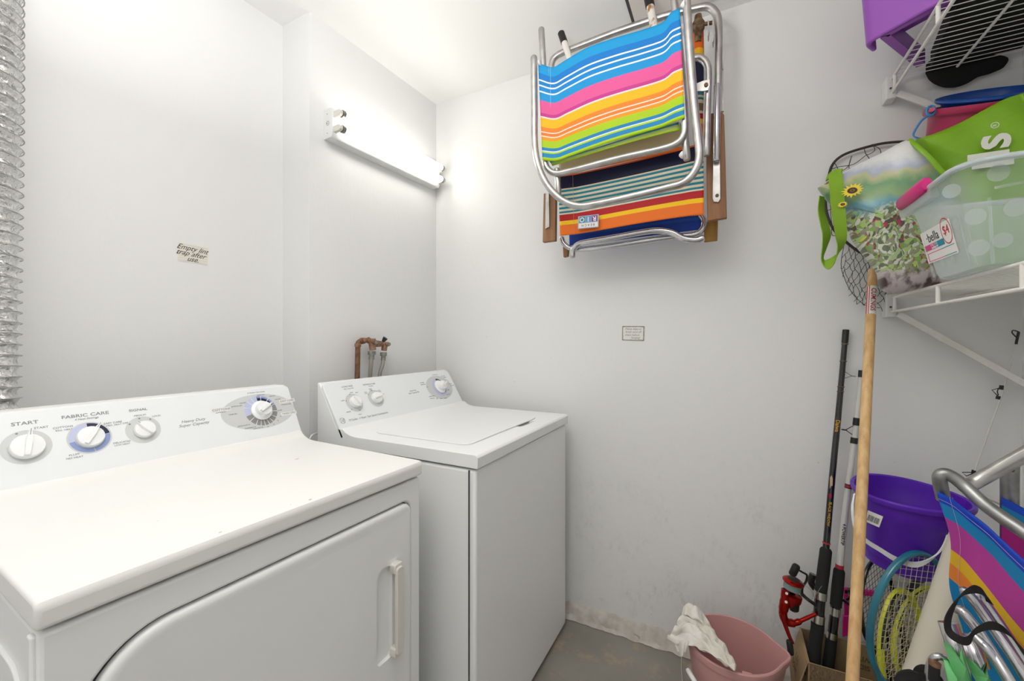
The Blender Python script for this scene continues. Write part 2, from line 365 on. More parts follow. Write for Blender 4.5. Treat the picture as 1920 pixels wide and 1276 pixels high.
def rrect(x0, y0, x1, y1, radii, n=8):
    """2-D rounded rectangle, corners: (x0y0, x1y0, x1y1, x0y1)"""
    out = []
    for (cx, cy, a0), r in zip(((x0, y0, PI), (x1, y0, 1.5*PI), (x1, y1, 0), (x0, y1, .5*PI)), radii):
        ox = cx+(r if cx == x0 else -r); oy = cy+(r if cy == y0 else -r)
        for k in range(n+1):
            a = a0+PI/2*k/n; out.append((ox+r*math.cos(a), oy+r*math.sin(a)))
    return out
def frame(origin, xa, ya):
    xa = Vector(xa).normalized(); ya = Vector(ya); za = xa.cross(ya).normalized(); ya = za.cross(xa)
    m = Matrix.Identity(4)
    for i in range(3): m[i][0] = xa[i]; m[i][1] = ya[i]; m[i][2] = za[i]; m[i][3] = origin[i]
    return m
_txt = {}
def text(bm, s, size, mtx, align='CENTER', shear=0, mi=0, ext=.00015, bold=0, sx=1):
    cu = bpy.data.curves.new('t', 'FONT'); cu.body = s; cu.size = size; cu.align_x = align; cu.align_y = 'CENTER'; cu.shear = shear; cu.extrude = ext; cu.resolution_u = 3; cu.offset = bold
    o = bpy.data.objects.new('t', cu); C.objects.link(o); bpy.context.view_layer.update()
    me = bpy.data.meshes.new_from_object(o.evaluated_get(bpy.context.evaluated_depsgraph_get()))
    b2 = bmesh.new(); b2.from_mesh(me); bmesh.ops.transform(b2, matrix=mtx @ Matrix.Diagonal((sx, 1, 1, 1)), verts=b2.verts)
    for f in b2.faces: f.material_index = mi
    t2 = bpy.data.meshes.new('t2'); b2.to_mesh(t2); b2.free(); bm.from_mesh(t2)
    bpy.data.objects.remove(o); bpy.data.curves.remove(cu); bpy.data.meshes.remove(me); bpy.data.meshes.remove(t2); return bm
def T2(x, y, z=0, rot=0): return Matrix.Translation((x, y, z)) @ Matrix.Rotation(rot, 4, 'Z')
def sector(bm, mtx, cx, cy, r0, r1, a0, a1, z=.0004, mi=0, ex=1, ey=1, n=None):
    n = n or max(2, int(abs(a1-a0)/math.radians(8))); A = []; B = []
    for k in range(n+1):
        a = a0+(a1-a0)*k/n; A.append(bm.verts.new(mtx @ Vector((cx+r0*math.cos(a)*ex, cy+r0*math.sin(a)*ey, z)))); B.append(bm.verts.new(mtx @ Vector((cx+r1*math.cos(a)*ex, cy+r1*math.sin(a)*ey, z))))
    for k in range(n):
        f = bm.faces.new((A[k], B[k], B[k+1], A[k+1])); f.material_index = mi
    return bm
def boolean_cut(o, bm):
    """cuts a pocket out of o and bakes the result"""
    finish(bm); me = bpy.data.meshes.new('cut'); bm.to_mesh(me); bm.free()
    c = bpy.data.objects.new('cut', me); C.objects.link(c); c.matrix_world = ROOTM[o]
    m = o.modifiers.new('bool', 'BOOLEAN'); m.object = c; m.operation = 'DIFFERENCE'; m.solver = 'EXACT'
    bpy.context.view_layer.update(); ev = o.evaluated_get(bpy.context.evaluated_depsgraph_get())
    nm = bpy.data.meshes.new_from_object(ev); old = o.data; o.modifiers.clear(); o.data = nm; nm.name = old.name
    bpy.data.meshes.remove(old); bpy.data.objects.remove(c); bpy.data.meshes.remove(me)
    b2 = bmesh.new(); b2.from_mesh(nm); finish(b2); b2.to_mesh(nm); b2.free()
def sheet(top, bottom, nu=40, nv=24, wave=None, mi=0, bm=None, edge=True):
    """cloth between two polylines of world points; uv v runs 0 (top) to 1 (bottom)"""
    bm = bm or BM(); uvl = bm.loops.layers.uv.verify()
    def samp(P, t):
        L_ = [0]
        for a, b in zip(P, P[1:]): L_.append(L_[-1]+(b-a).length)
        s = t*L_[-1]
        for i in range(len(P)-1):
            if s <= L_[i+1]+1e-9: return P[i].lerp(P[i+1], (s-L_[i])/max(1e-9, L_[i+1]-L_[i]))
        return P[-1].copy()
    top = smooth_path(top, 8); bottom = smooth_path(bottom, 8); G = []
    for j in range(nv+1):
        row = []
        for i in range(nu+1):
            p = samp(top, i/nu).lerp(samp(bottom, i/nu), j/nv)
            if wave: p = p+wave(i/nu, j/nv)
            row.append(bm.verts.new(p))
        G.append(row)
    for j in range(nv):
        for i in range(nu):
            f = bm.faces.new((G[j][i], G[j+1][i], G[j+1][i+1], G[j][i+1])); f.material_index = mi
            for l, (a, b) in zip(f.loops, ((i, j), (i, j+1), (i+1, j+1), (i+1, j))): l[uvl].uv = (a/nu, min(.9999, b/nv))
    return bm
def pillow(outline, depth, normal, rings=9, wr=.0, wscale=9, front=1.0, back=1.0, uvbox=None, seed=0, sub=60):
    """soft closed body: outline = world points in a plane, bulging by depth along normal"""
    bm = BM(); uvl = bm.loops.layers.uv.verify(); normal = Vector(normal).normalized()
    P = smooth_path(list(outline)+[outline[0]], 6)[:-1]; n = len(P); c = sum(P, Vector())/n
    xs = [p for p in P]
    ux = Vector((0, 0, 1)).cross(normal)
    if ux.length < .1: ux = Vector((1, 0, 0))
    ux.normalize(); uy = normal.cross(ux); lx = [p.dot(ux) for p in P]; ly = [p.dot(uy) for p in P]
    def uvof(p): return ((p.dot(ux)-min(lx))/(max(lx)-min(lx)), 1-(p.dot(uy)-min(ly))/(max(ly)-min(ly)))
    def ring(s, k, sgn):
        out = []
        for p in P:
            q = c+(p-c)*s; h = depth*math.sqrt(max(0, 1-s**2.2))*k
            w_ = wr*noise.noise(q*wscale+Vector((seed, 0, sgn)))*(1 if s < .98 else .3)
            out.append(bm.verts.new(q+normal*sgn*(h+w_)))
        return out
    def face(vs_):
        f = bm.faces.new(vs_)
        for l in f.loops: l[uvl].uv = uvof(l.vert.co)
    edge = [bm.verts.new(p) for p in P]
    for sgn, k in ((1, front), (-1, back)):
        prev = edge
        for j in range(1, rings):
            s = math.cos(PI/2*j/rings)
            cur = ring(s, k, sgn)
            for i in range(n):
                q = (prev[i], prev[(i+1) % n], cur[(i+1) % n], cur[i]); face(q if sgn > 0 else q[::-1])
            prev = cur
        cv = bm.verts.new(c+normal*sgn*depth*k)
        for i in range(n):
            q = (prev[i], prev[(i+1) % n], cv); face(q if sgn > 0 else q[::-1])
    bmesh.ops.recalc_face_normals(bm, faces=bm.faces)
    return bm
def ribbon(bm, pts, width_vecs, th=.002, mi=0):
    pts = smooth_path(pts, 8); n = len(pts)
    if isinstance(width_vecs, Vector): W = [width_vecs]*n
    else:
        wv = smooth_path(width_vecs, 8); W = [wv[min(len(wv)-1, int(i*len(wv)/n))] for i in range(n)]
    rows = []
    for i, p in enumerate(pts):
        t = (pts[min(n-1, i+1)]-pts[max(0, i-1)]).normalized(); nn = t.cross(W[i]).normalized()*th*.5
        rows.append([bm.verts.new(p-W[i]/2+nn), bm.verts.new(p+W[i]/2+nn), bm.verts.new(p+W[i]/2-nn), bm.verts.new(p-W[i]/2-nn)])
    for a, b in zip(rows, rows[1:]):
        for k in range(4):
            bm.faces.new((a[k], a[(k+1) % 4], b[(k+1) % 4], b[k])).material_index = mi
    bm.faces.new(rows[0][::-1]); bm.faces.new(rows[-1]); return bm
# ================================================================== SETTING
Y2 = 1.77; XR = .765; ZC = 2.483; YB = -1.3
CORN = at(818, 600, y=Y2); A1 = math.radians(3.2); W1D = Vector((math.sin(A1), math.cos(A1), 0)); W1N = Vector((math.cos(A1), -math.sin(A1), 0))
def onW1(u, v, off=0): return plane_at(u, v, Vector((CORN.x, CORN.y, 0))+W1N*off, W1N)
def struct(name, bm, m): return single(name, bm, m, kind='structure')
EDGE = onW1(580, 400); EDGE.z = 0
RC = Vector((-1.576, EDGE.y, 0))                      # inner corner of the recess
back = lambda p, y: p+W1D*((y-p.y)/W1D.y)
T = .06
def wallprism(pts, name, m, z0=0, z1=ZC): 
    bm = BM(); prism(bm, [Vector((p[0], p[1], z0)) for p in pts], (0, 0, z1-z0)); return struct(name, bm, m)
c0 = Vector((CORN.x, Y2, 0)); e0 = back(c0, EDGE.y)
wallprism([c0, e0, e0-Vector((.3, 0, 0)), c0-Vector((.4, 0, 0))], 'wall_left', M['wall'])
r1 = back(RC, YB)
wallprism([RC+Vector((0, 0, 0)), r1, r1-Vector((T, 0, 0)), RC-Vector((T, 0, 0))], 'wall_left', M['wall'])
wallprism([(c0.x-.4, Y2), (c0.x-.4, Y2+T), (XR+T, Y2+T), (XR+T, Y2)], 'wall_far', M['wall2'])
wallprism([(XR, Y2), (XR+T, Y2), (XR+T, YB), (XR, YB)], 'wall_right', M['wall2'])
def floor_mat():
    m = mat('sealed_concrete', '#96928a', .42, bump=.25, bscale=60, bdist=.001, mottled='#87847c', mscale=4); nt = m.node_tree; N = nt.nodes; L = nt.links; b = N['Principled BSDF']
    geo = N.new('ShaderNodeNewGeometry'); n = N.new('ShaderNodeTexNoise'); n.inputs['Scale'].default_value = 11; n.inputs['Detail'].default_value = 9; n.inputs['Roughness'].default_value = .75
    L.new(geo.outputs['Position'], n.inputs['Vector']); mr = N.new('ShaderNodeMapRange'); mr.inputs['From Min'].default_value = .53; mr.inputs['From Max'].default_value = .66; L.new(n.outputs['Fac'], mr.inputs[0])
    src = b.inputs['Base Color'].links[0].from_socket; mx = N.new('ShaderNodeMix'); mx.data_type = 'RGBA'; L.new(mr.outputs[0], mx.inputs['Factor']); L.new(src, mx.inputs['A']); mx.inputs['B'].default_value = srgb('#b09a80'); L.new(mx.outputs['Result'], b.inputs['Base Color']); return m
bm = BM(); box(bm, -1.9, XR+T, YB, Y2+T, -.05, 0); struct('floor', bm, floor_mat())
bm = BM(); box(bm, -1.9, XR+T, YB, Y2+T, ZC, ZC+.06); struct('ceiling', bm, M['ceil'])
# rough plaster ridge where the far wall meets the floor
bm = BM(); n = 150; rows = []
for i in range(n+1):
    x = CORN.x+.02+(XR-CORN.x-.04)*i/n; row = []
    for j, (dy, dz) in enumerate(((.0, .062), (-.010, .050), (-.020, .030), (-.024, .014), (-.034, .002), (0, 0))):
        k = noise.noise(Vector((x*22, j*1.7, 3)))*.010+noise.noise(Vector((x*70, j*2.3, 8)))*.006
        row.append(bm.verts.new((x, Y2+min(0, dy+(k if 0 < j < 5 else 0)), max(0.0, dz+(k if 0 < j < 4 else (k*2 if j == 0 else 0))))))
    rows.append(row)
for a, b in zip(rows, rows[1:]):
    for j in range(5): bm.faces.new((a[j], b[j], b[j+1], a[j+1]))
struct('trim_1', bm, mat('crumbling_plaster', '#d2cdc6', .85, bump=.5, bscale=60, bdist=.002, mottled='#bdb6ac', mscale=30))
# boarded hatch in the ceiling (its left edge shows above the hanging chairs)
hx = at(1180, 25, z=ZC).x
bm = BM(); box(bm, hx+.012, hx+.60, .75, at(1187, 45, z=ZC).y, ZC-.010, ZC+.002); single('ceiling_hatch', bm, mat('hatch_board_white', '#ece4df', .55), 'flat white access hatch board in the ceiling above the hanging chairs', 'hatch', bevel=.002)
bm = BM(); box(bm, hx, hx+.011, .75, at(1187, 45, z=ZC).y+.008, ZC-.004, ZC+.002); struct('trim_2', bm, M['gap'])

# ================================================================== DRYER
DY = Vector((-.742, .177, 0)); FA = math.radians(2.0); DF = Vector((math.cos(FA), -math.sin(FA), 0)); DD = .66; DW = .686
dry = thing('clothes_dryer', 'white front-loading clothes dryer in the foreground with a large door and vertical handle', 'dryer', DY-DF*DD, -FA)
bm = BM(); box(bm, .0, DD-.003, .004, DW-.004, .015, .871); body = part('cabinet', bm, M['enamel'], dry, local=True)
DOOR = rrect(.034, .22, .650, .823, (.03, .03, .028, .105), 12)
bm = BM(); prism(bm, [(DD-.016, y, z) for y, z in DOOR], (.05, 0, 0)); boolean_cut(body, bm); mods(body, bevel=.0055)
# lid with upswept back
def lid_profile(F_, bx, bz, cove): 
    return [(F_+.004, .877), (F_+.005, .907), (F_+.001, .912), (F_-.005, .9145)]+[(bx+cove, .9145), (bx+cove*.72, .9155), (bx+cove*.48, .9185), (bx+cove*.28, .924), (bx+cove*.12, .932), (bx, bz), (bx-.02, bz-.006), (bx-.02, .877)]
def make_lid(F_, wid, bx, bz, cove, hole=None):
    bm = BM(); prism(bm, [(x, 0, z) for x, z in lid_profile(F_, bx, bz, cove)], (0, wid, 0)); return bm
lid = part('top_panel', make_lid(DD, DW, .150, .941, .075), M['enamel_worn'], dry, local=True, bevel=.007, bseg=4)
# control panel
def console(par, bx, bz, tx, tz, wid, backx=.0, basez=.875, rc=.012):
    bm = BM(); d = Vector((tx-bx, 0, tz-bz)).normalized(); nn = Vector((d.z, 0, -d.x))
    o = Vector((bx, 0, bz)); L = (Vector((tx, 0, tz))-o).length
    # slanted fascia slab with rounded upper corners
    pl = rrect(0.0, -.03, wid, L+.004, (.003, .003, rc, rc), 6)
    prism(bm, [o+Vector((0, y, 0))+d*z-nn*.012 for y, z in pl], nn*.012)
    cp = part('control_panel', bm, M['panelw'], par, local=True, bevel=.0025)
    bm = BM(); prism(bm, [(bx-.010, 0, basez-.0), (bx-.011, 0, bz-.004), (tx-.012, 0, tz+.001), (tx-.02, 0, tz+.004), (backx, 0, tz+.003), (backx, 0, basez)], (0, wid, 0))
    bs = part('console_back', bm, M['enamel'], par, local=True, bevel=.004)
    return cp, frame(o, (0, 1, 0), d)
cp, FM = console(dry, .147, .94, .075, 1.077, DW)
bp_ = FM
# print on the dryer console
bm = BM()
for s, x, y, sz in (('START', .104, .131, .0105), ('FABRIC CARE', .197, .134, .0105), ('SIGNAL', .291, .132, .0085)): text(bm, s, sz, bp_ @ T2(x, y, .0003), sx=1.25, bold=.00012)
for s, x, y, sz in (('START', .126, .117, .0066), ('COTTONS', .158, .1115, .0060), ('REG. HEAT', .159, .105, .0050), ('EASY CARE', .240, .107, .0060), ('MED. HEAT', .241, .101, .0050), ('DELICATES', .249, .056, .0058), ('LOW HEAT', .249, .050, .0050), ('FLUFF', .168, .045, .0060), ('NO HEAT', .168, .0385, .0056), ('OFF', .262, .102, .0055), ('MEDIUM', .292, .117, .0058), ('LOUD', .324, .110, .0058)):
    text(bm, s, sz, bp_ @ T2(x, y, .0003), sx=1.1)
text(bm, '4 Heat Settings', .0065, bp_ @ T2(.197, .1255, .0003), shear=.35)
text(bm, 'Heavy Duty', .0105, bp_ @ T2(.400, .084, .0003), shear=.3, sx=1.1); text(bm, 'Super Capacity', .0105, bp_ @ T2(.400, .073, .0003), shear=.3, sx=1.1)
text(bm, '5 Clothes Care Cycles', .0058, bp_ @ T2(.580, .1455, .0003), shear=.3)
for s, x, y, sz in (('COTTONS', .473, .104, .0085), ('EASY CARE', .668, .105, .0080), ('TIMED DRY', .662, .062, .0075)): text(bm, s, sz, bp_ @ T2(x, y, .0007), sx=1.15)
for s, x, y in (('AUTOMATIC', .470, .096), ('MORE DRY', .500, .085), ('OPTIMUM DRY', .515, .108), ('LESS DRY', .534, .116), ('MORE DRY', .592, .135), ('LESS DRY', .626, .127), ('WRINKLE CARE', .662, .093), ('LESS DRY', .640, .114), ('80 MIN', .636, .076), ('70', .633, .056), ('60', .621, .044), ('50', .605, .034), ('40', .586, .030), ('DAMP DRY 30', .557, .031), ('DEWRINKLE 20', .536, .036), ('QUICK FLUFF 10', .520, .046)):
    text(bm, s, .0046, bp_ @ T2(x, y, .0005))
part('lettering', bm, M['greytxt'], cp, local=True)
bm = BM()
sector(bm, FM, .102, .079, 0, .0365, 0, 2*PI, .0002); sector(bm, FM, .197, .079, 0, .0375, 0, 2*PI, .0002); sector(bm, FM, .293, .079, 0, .0345, 0, 2*PI, .0002)
sector(bm, FM, .576, .083, 0, 1, 0, 2*PI, .00015, ex=.108, ey=.056, n=60)
ringm = [M['greyring'], M['lav'], M['navyprint'], M['blueprint'], M['dkgrey'], M['white_c'], M['greytxt']]
D_ = math.radians
for a0, a1, mi in ((95, 188, 1), (8, 93, 2), (-80, 6, 3), (190, 278, 3)): sector(bm, FM, .197, .079, .025, .0345, D_(a0), D_(a1), .0004, mi)
for a0, a1, mi in ((98, 192, 1), (194, 378, 4)): sector(bm, FM, .580, .084, .030, .048, D_(a0), D_(a1), .0004, mi)
sector(bm, FM, .580, .084, .030, .042, D_(22), D_(95), .0004, 2); sector(bm, FM, .580, .084, .042, .048, D_(20), D_(95), .0004, 3)
for a in (115, 135, 160, 215, 238, 255, 270, 286, 303, 325, 350, 50, 78): sector(bm, FM, .580, .084, .031, .049, D_(a-1.3), D_(a+1.3), .0006, 5, n=2)
for x, y, wd, hh in ((.473, .104, .05, .012), (.668, .105, .052, .012), (.662, .062, .052, .011)):
    f = [bm.verts.new(FM @ Vector(p)) for p in ((x-wd/2, y-hh/2, .0005), (x+wd/2, y-hh/2, .0005), (x+wd/2, y+hh/2, .0005), (x-wd/2, y+hh/2, .0005))]; bm.faces.new(f).material_index = 5
for cx, cy, r, aa in ((.102, .079, .033, (110,)), (.293, .079, .030, (142, 97, 55))):
    for a in aa: sector(bm, FM, cx+r*math.cos(D_(a)), cy+r*math.sin(D_(a)), 0, .002, 0, 2*PI, .0006, 6)
part('dial_print', bm, ringm, cp, local=True, fin=False)
def knob(par, FMx, x, y, r, h, ang, name='knob', skirt=None, point=1.18):
    bm = BM(); m = FMx @ T2(x, y, 0, D_(ang))
    if skirt: lathe(bm, [(skirt, .001), (skirt, .006), (skirt-.003, .0085), (r, .010)], 36, m, closed_bottom=True)
    z0 = .008 if skirt else .0005
    lathe(bm, [(r*1.0, z0), (r*1.0, z0+h*.45), (r*.95, z0+h*.62), (r*.5, z0+h*.68)], 36, m, closed_bottom=True, closed_top=True)
    # grip ridge with pointer
    pts = [(-r*.86, -r*.22), (-r*.86, r*.22), (r*.3, r*.30), (r*point, r*.07), (r*point, -r*.07), (r*.3, -r*.30)]
    lo = [bm.verts.new(m @ Vector((a, b, z0+h*.50))) for a, b in pts]; hi = [bm.verts.new(m @ Vector((a*.96, b*.45, z0+h))) for a, b in pts]
    bm.faces.new(hi[::-1]); [bm.faces.new((lo[i], lo[(i+1) % 6], hi[(i+1) % 6], hi[i])) for i in range(6)]
    k = part(name, bm, M['plasticw'], par, local=True, bevel=.0012, bseg=2)
    bm = BM(); box(bm, r*.8, r*point*.98, -.0006, .0006, z0+h-.0003, z0+h+.0004, mtx=m); part('pointer_mark', bm, M['greytxt'], k, local=True)
    return k
knob(dry, FM, .102, .078, .0255, .019, 80, point=1.35); knob(dry, FM, .197, .079, .0235, .019, 57, point=1.35); knob(dry, FM, .294, .078, .021, .018, 128, point=1.15)
knob(dry, FM, .580, .084, .022, .026, 30, skirt=.031, point=1.3)
# door
bm = BM(); prism(bm, [(DD-.0158, y, z) for y, z in rrect(.0345, .2205, .6495, .8225, (.03, .03, .028, .105), 12)], (.0012, 0, 0)); part('door_gasket', bm, M['gap'], dry, local=True)
bm = BM(); q = [(y, z) for y, z in rrect(.041, .224, .6465, .8185, (.03, .03, .025, .102), 12)]
cy_, cz_ = .342, .52
def scl(pts, d):   # inset a loop towards its inside
    n = len(pts); out = []
    for i in range(n):
        a = Vector(pts[i-1]); b = Vector(pts[(i+1) % n]); t = (b-a).normalized(); out.append((pts[i][0]-t.y*d, pts[i][1]+t.x*d))
    return out
loops = [(q, DD-.014), (q, DD-.004), (scl(q, .0015), DD-.001), (scl(q, .004), DD+.0012), (scl(q, .009), DD+.0022), (scl(q, .016), DD+.0019), (scl(q, .024), DD+.001)]
rings = [[bm.verts.new((x, y, z)) for y, z in l] for l, x in loops]
for a, b in zip(rings, rings[1:]):
    for i in range(len(a)): bm.faces.new((a[i], a[(i+1) % len(a)], b[(i+1) % len(a)], b[i]))
bm.faces.new(rings[-1]); bm.faces.new(rings[0][::-1]); bmesh.ops.recalc_face_normals(bm, faces=bm.faces)
door = part('door', bm, M['enamel'], dry, local=True)
bm = BM(); prism(bm, [(DD-.009, y, z) for y, z in rrect(.532, .468, .580, .692, (.012, .012, .02, .022), 8)], (.03, 0, 0)); boolean_cut(door, bm)
bm = BM()   # bar handle: bridge beside the finger pocket
prof = rrect(.574, .468, .601, .692, (.006, .006, .009, .009), 5)
prism(bm, [(DD+.012, y, z) for y, z in rrect(.577, .476, .599, .684, (.005, .005, .008, .008), 5)], (.009, 0, 0))
prism(bm, [(DD-.002, y, z) for y, z in rrect(.574, .468, .601, .492, (.005,)*4, 4)], (.018, 0, 0)); prism(bm, [(DD-.002, y, z) for y, z in rrect(.574, .668, .601, .692, (.005,)*4, 4)], (.018, 0, 0))
prism(bm, [(DD-.002, y, z) for y, z in rrect(.588, .478, .600, .682, (.002,)*4, 3)], (.016, 0, 0))
part('handle', bm, M['handle'], door, local=True, bevel=.003)
bm = BM(); box(bm, DD-.026, DD-.010, -.001, .006, .02, .868); part('side_seam_bead', bm, M['enamel'], dry, local=True, bevel=.003)
bm = BM(); prism(bm, [(x, -.0005, z) for x, z in rrect(.10, .12, .60, .80, (.05,)*4, 8)], (0, .006, 0)); part('side_panel', bm, M['enamel'], dry, local=True, bevel=.002)
for x in (.05, DD-.06):
    for y in (.05, DW-.05): bm = BM(); cyl(bm, (x, y, 0), (x, y, .02), .018); part('foot', bm, M['black'], dry, local=True)
# chips in the lid paint
M['chip'] = mat('rust_chip', '#8f7a68', .8)
for (u, v, s) in ((557, 860, .009), (420, 1000, .004), (586, 937, .005), (296, 976, .002), (545, 945, .002)):
    p = at(u, v, z=.9148); q_ = ROOTM[dry].inverted() @ p; q_.x = min(q_.x, DD-.006)
    pts = [Vector((q_.x+s*math.cos(a)*random.uniform(.4, 1)*.35, q_.y+s*math.sin(a)*random.uniform(.5, 1), .9149)) for a in [k*PI/4 for k in range(8)]]
    bm = BM(); bm.faces.new([bm.verts.new(p) for p in pts]); part('paint_chip', bm, M['chip'], lid, local=True, fin=False)

# ================================================================== WASHER
WO = Vector((-1.26, .965, 0)); WD = .647; WW = .723
wsh = thing('washing_machine', 'white top-loading washing machine between the dryer and the far wall', 'washing machine', WO, 0)
bm = BM(); box(bm, .0, WD-.004, .003, WW-.003, .02, .871); part('cabinet', bm, M['enamel'], wsh, local=True, bevel=.008)
bm = BM(); box(bm, WD-.028, WD-.0245, .0024, .004, .03, .869); box(bm, WD-.0245, WD-.023, .0, .004, .03, .869); part('corner_seam', bm, M['gap'], wsh, local=True)
lidw = part('top_panel', make_lid(WD, WW, .115, .936, .075), M['enamel'], wsh, local=True)
LH = rrect(.183, .075, .570, .598, (.02, .03, .03, .02), 6)
bm = BM(); prism(bm, [(x, y, .9125) for x, y in LH], (0, 0, .02)); boolean_cut(lidw, bm)
bm = BM(); prism(bm, [(x, y, .905) for x, y in rrect(.545, .40, .590, .52, (.012,)*4, 5)], (0, 0, .03)); boolean_cut(lidw, bm); mods(lidw, bevel=.003, bseg=3)
bm = BM(); prism(bm, [(x, y, .9128) for x, y in rrect(.1870, .0790, .5660, .5940, (.018, .028, .028, .018), 6)], (0, 0, .0042)); part('lid', bm, M['enamel'], wsh, local=True, bevel=.0018)
bm = BM(); box(bm, .155, .160, .07, .60, .9135, .916); part('hinge_ridge', bm, M['enamel'], wsh, local=True, bevel=.001)
cp, FW = console(wsh, .110, .933, .02, 1.080, WW, backx=-.004, rc=.02)
bm = BM()
text(bm, 'LOAD SIZE', .0085, FW @ T2(.097, .152, .0003), sx=1.2); text(bm, 'Super Capacity Plus', .0055, FW @ T2(.100, .143, .0003), shear=.3)
text(bm, 'TEMPERATURE', .0082, FW @ T2(.200, .150, .0003), sx=1.15); text(bm, 'Wash/Rinse', .005, FW @ T2(.205, .142, .0003), shear=.3)
for s, x, y in (('LARGE', .055, .100), ('SUPER', .105, .126), ('RESET', .128, .123), ('MEDIUM', .060, .055), ('SMALL', .103, .038), ('COLD', .168, .119), ('COLD', .168, .114), ('WARM', .196, .130), ('COLD', .197, .125), ('HOT', .236, .119), ('COLD', .237, .114)): text(bm, s, .0050, FW @ T2(x, y, .0003))
text(bm, '15 Cycles - 3 Wash / Spin Speed Combinations', .0105, FW @ T2(.045, .024, .0003), align='LEFT', shear=.3, sx=.93)
text(bm, 'Heavy Duty', .0085, FW @ T2(.419, .096, .0003), shear=.3); text(bm, 'Super Capacity Plus', .0085, FW @ T2(.419, .086, .0003), shear=.3)
for s, x, y in (('COTTONS', .497, .126), ('HEAVY SOIL', .499, .117), ('EASY CARE', .665, .146), ('NORMAL', .675, .138), ('DELICATES', .690, .100), ('HAND WASH', .700, .090), ('POWER WASH', .520, .055), ('HEAVY SOIL', .517, .045), ('LIGHT SOIL', .640, .049), ('PREWASH', .607, .033), ('RINSE', .575, .036), ('SPIN', .548, .040), ('SOAK', .655, .071), ('OFF', .520, .102)): text(bm, s, .0055, FW @ T2(x, y, .0005))
text(bm, '15 Wash Cycles', .0055, FW @ T2(.610, .158, .0005), shear=.3)
part('lettering', bm, M['greytxt'], cp, local=True)
bm = BM(); sector(bm, FW, .100, .086, 0, .036, 0, 2*PI, .0002); sector(bm, FW, .204, .089, 0, .036, 0, 2*PI, .0002); sector(bm, FW, .603, .092, 0, 1, 0, 2*PI, .00015, ex=.092, ey=.060, n=60)
for a0, a1, mi in ((95, 180, 1), (185, 310, 1), (315, 370, 3), (30, 92, 2)): sector(bm, FW, .600, .092, .032, .045, D_(a0), D_(a1), .0004, mi)
for cx, cy, r, aa in ((.100, .086, .034, (160, 100, 225, 285)), (.204, .089, .034, (145, 98, 55))):
    for a in aa: sector(bm, FW, cx+r*math.cos(D_(a)), cy+r*math.sin(D_(a)), 0, .0022, 0, 2*PI, .0006, 6)
part('dial_print', bm, ringm, cp, local=True, fin=False)
bm = BM(); FW0 = FW; FW = FW @ Matrix.Translation((.022, .028, 0)) @ Matrix.Scale(.8, 4) @ Matrix.Translation((-.022, -.026, 0)); sector(bm, FW, .022, .026, .0115, .0130, 0, 2*PI, .0005, n=30)
for k in range(4): sector(bm, FW, .022+.0112*math.cos(PI/2*k+.6), .026+.0112*math.sin(PI/2*k+.6), .002, .0032, PI/2*k, PI/2*k+4, .0005)
text(bm, 'GE', .0145, FW @ T2(.022, .0262, .0004), shear=.45, sx=.9); part('round_emblem', bm, M['dkgrey'], cp, local=True, fin=False); FW = FW0
knob(wsh, FW, .100, .086, .0215, .024, -70, point=1.1); knob(wsh, FW, .204, .089, .0215, .024, 10, point=1.2); knob(wsh, FW, .602, .093, .021, .034, 20, skirt=.033, point=1.3)
for x in (.05, WD-.06):
    for y in (.05, WW-.05): bm = BM(); cyl(bm, (x, y, 0), (x, y, .022), .018); part('foot', bm, M['black'], wsh, local=True)
# white cord behind the washer
p = [onW1(600, 812, .02), onW1(590, 813, .05), onW1(582, 820, .06), onW1(576, 840, .06), onW1(575, 880, .05)]
bm = BM(); tube(bm, smooth_path(p), .0035); single('power_cord', bm, M['plasticw'], 'thin white power cord in the gap behind the dryer and washer', 'cord')

# ================================================================== FLUORESCENT LIGHT
lo = onW1(607, 262); hi = onW1(810, 354); L0 = Vector((lo.x, lo.y, 0)); yl = (Vector((hi.x, hi.y, 0))-L0).length
lf = thing('wall_light', 'white two-tube fluorescent strip light mounted on the wall above the washer', 'light', (L0.x, L0.y, 2.02), -A1)
def LM(x, y, z): return Vector((x, y, z))
bm = BM(); prism(bm, [(0, 0, 0), (.052, 0, 0), (.040, 0, .0), (.052, 0, .012), (.052, 0, .103), (.044, 0, .115), (0, 0, .115)][0:1]+[(.046, 0, 0), (.052, 0, .008), (.052, 0, .107), (.046, 0, .115), (0, 0, .115)], (0, yl, 0))
part('housing', bm, M['housing'], lf, local=True, bevel=.0015)
bm = BM()
for z, y in ((.095, -.0006), (.02, -.0006), (.058, -.0006)): sector(bm, frame((.022, -.0006, z), (1, 0, 0), (0, 0, 1)), 0, 0, .0, .0018, 0, 2*PI, .0)
sector(bm, frame((.026, -.0008, .058), (1, 0, 0), (0, 0, 1)), 0, 0, .0075, .0085, 0, 2*PI, 0)
part('knockouts', bm, M['gap'], lf, local=True, fin=False, solid=.0004)
for z in (.032, .090):
    bm = BM(); cyl(bm, (.080, .032, z), (.080, yl-.020, z), .0145, seg=24); tb = part('tube', bm, M['glow'], lf, local=True)
    bm = BM(); cyl(bm, (.080, .022, z), (.080, .034, z), .0150, seg=24); cyl(bm, (.080, yl-.022, z), (.080, yl-.010, z), .0150, seg=24)
    part('end_cap', bm, M['zinc'], tb, local=True)
    for yy in (.006, yl-.012):
        bm = BM(); prism(bm, [(.050, yy, z-.012), (.082, yy, z-.012), (.092, yy, z-.006), (.092, yy, z+.006), (.082, yy, z+.012), (.050, yy, z+.012)], (0, .014, 0)); part('lamp_holder', bm, M['socket'], lf, local=True, bevel=.002)

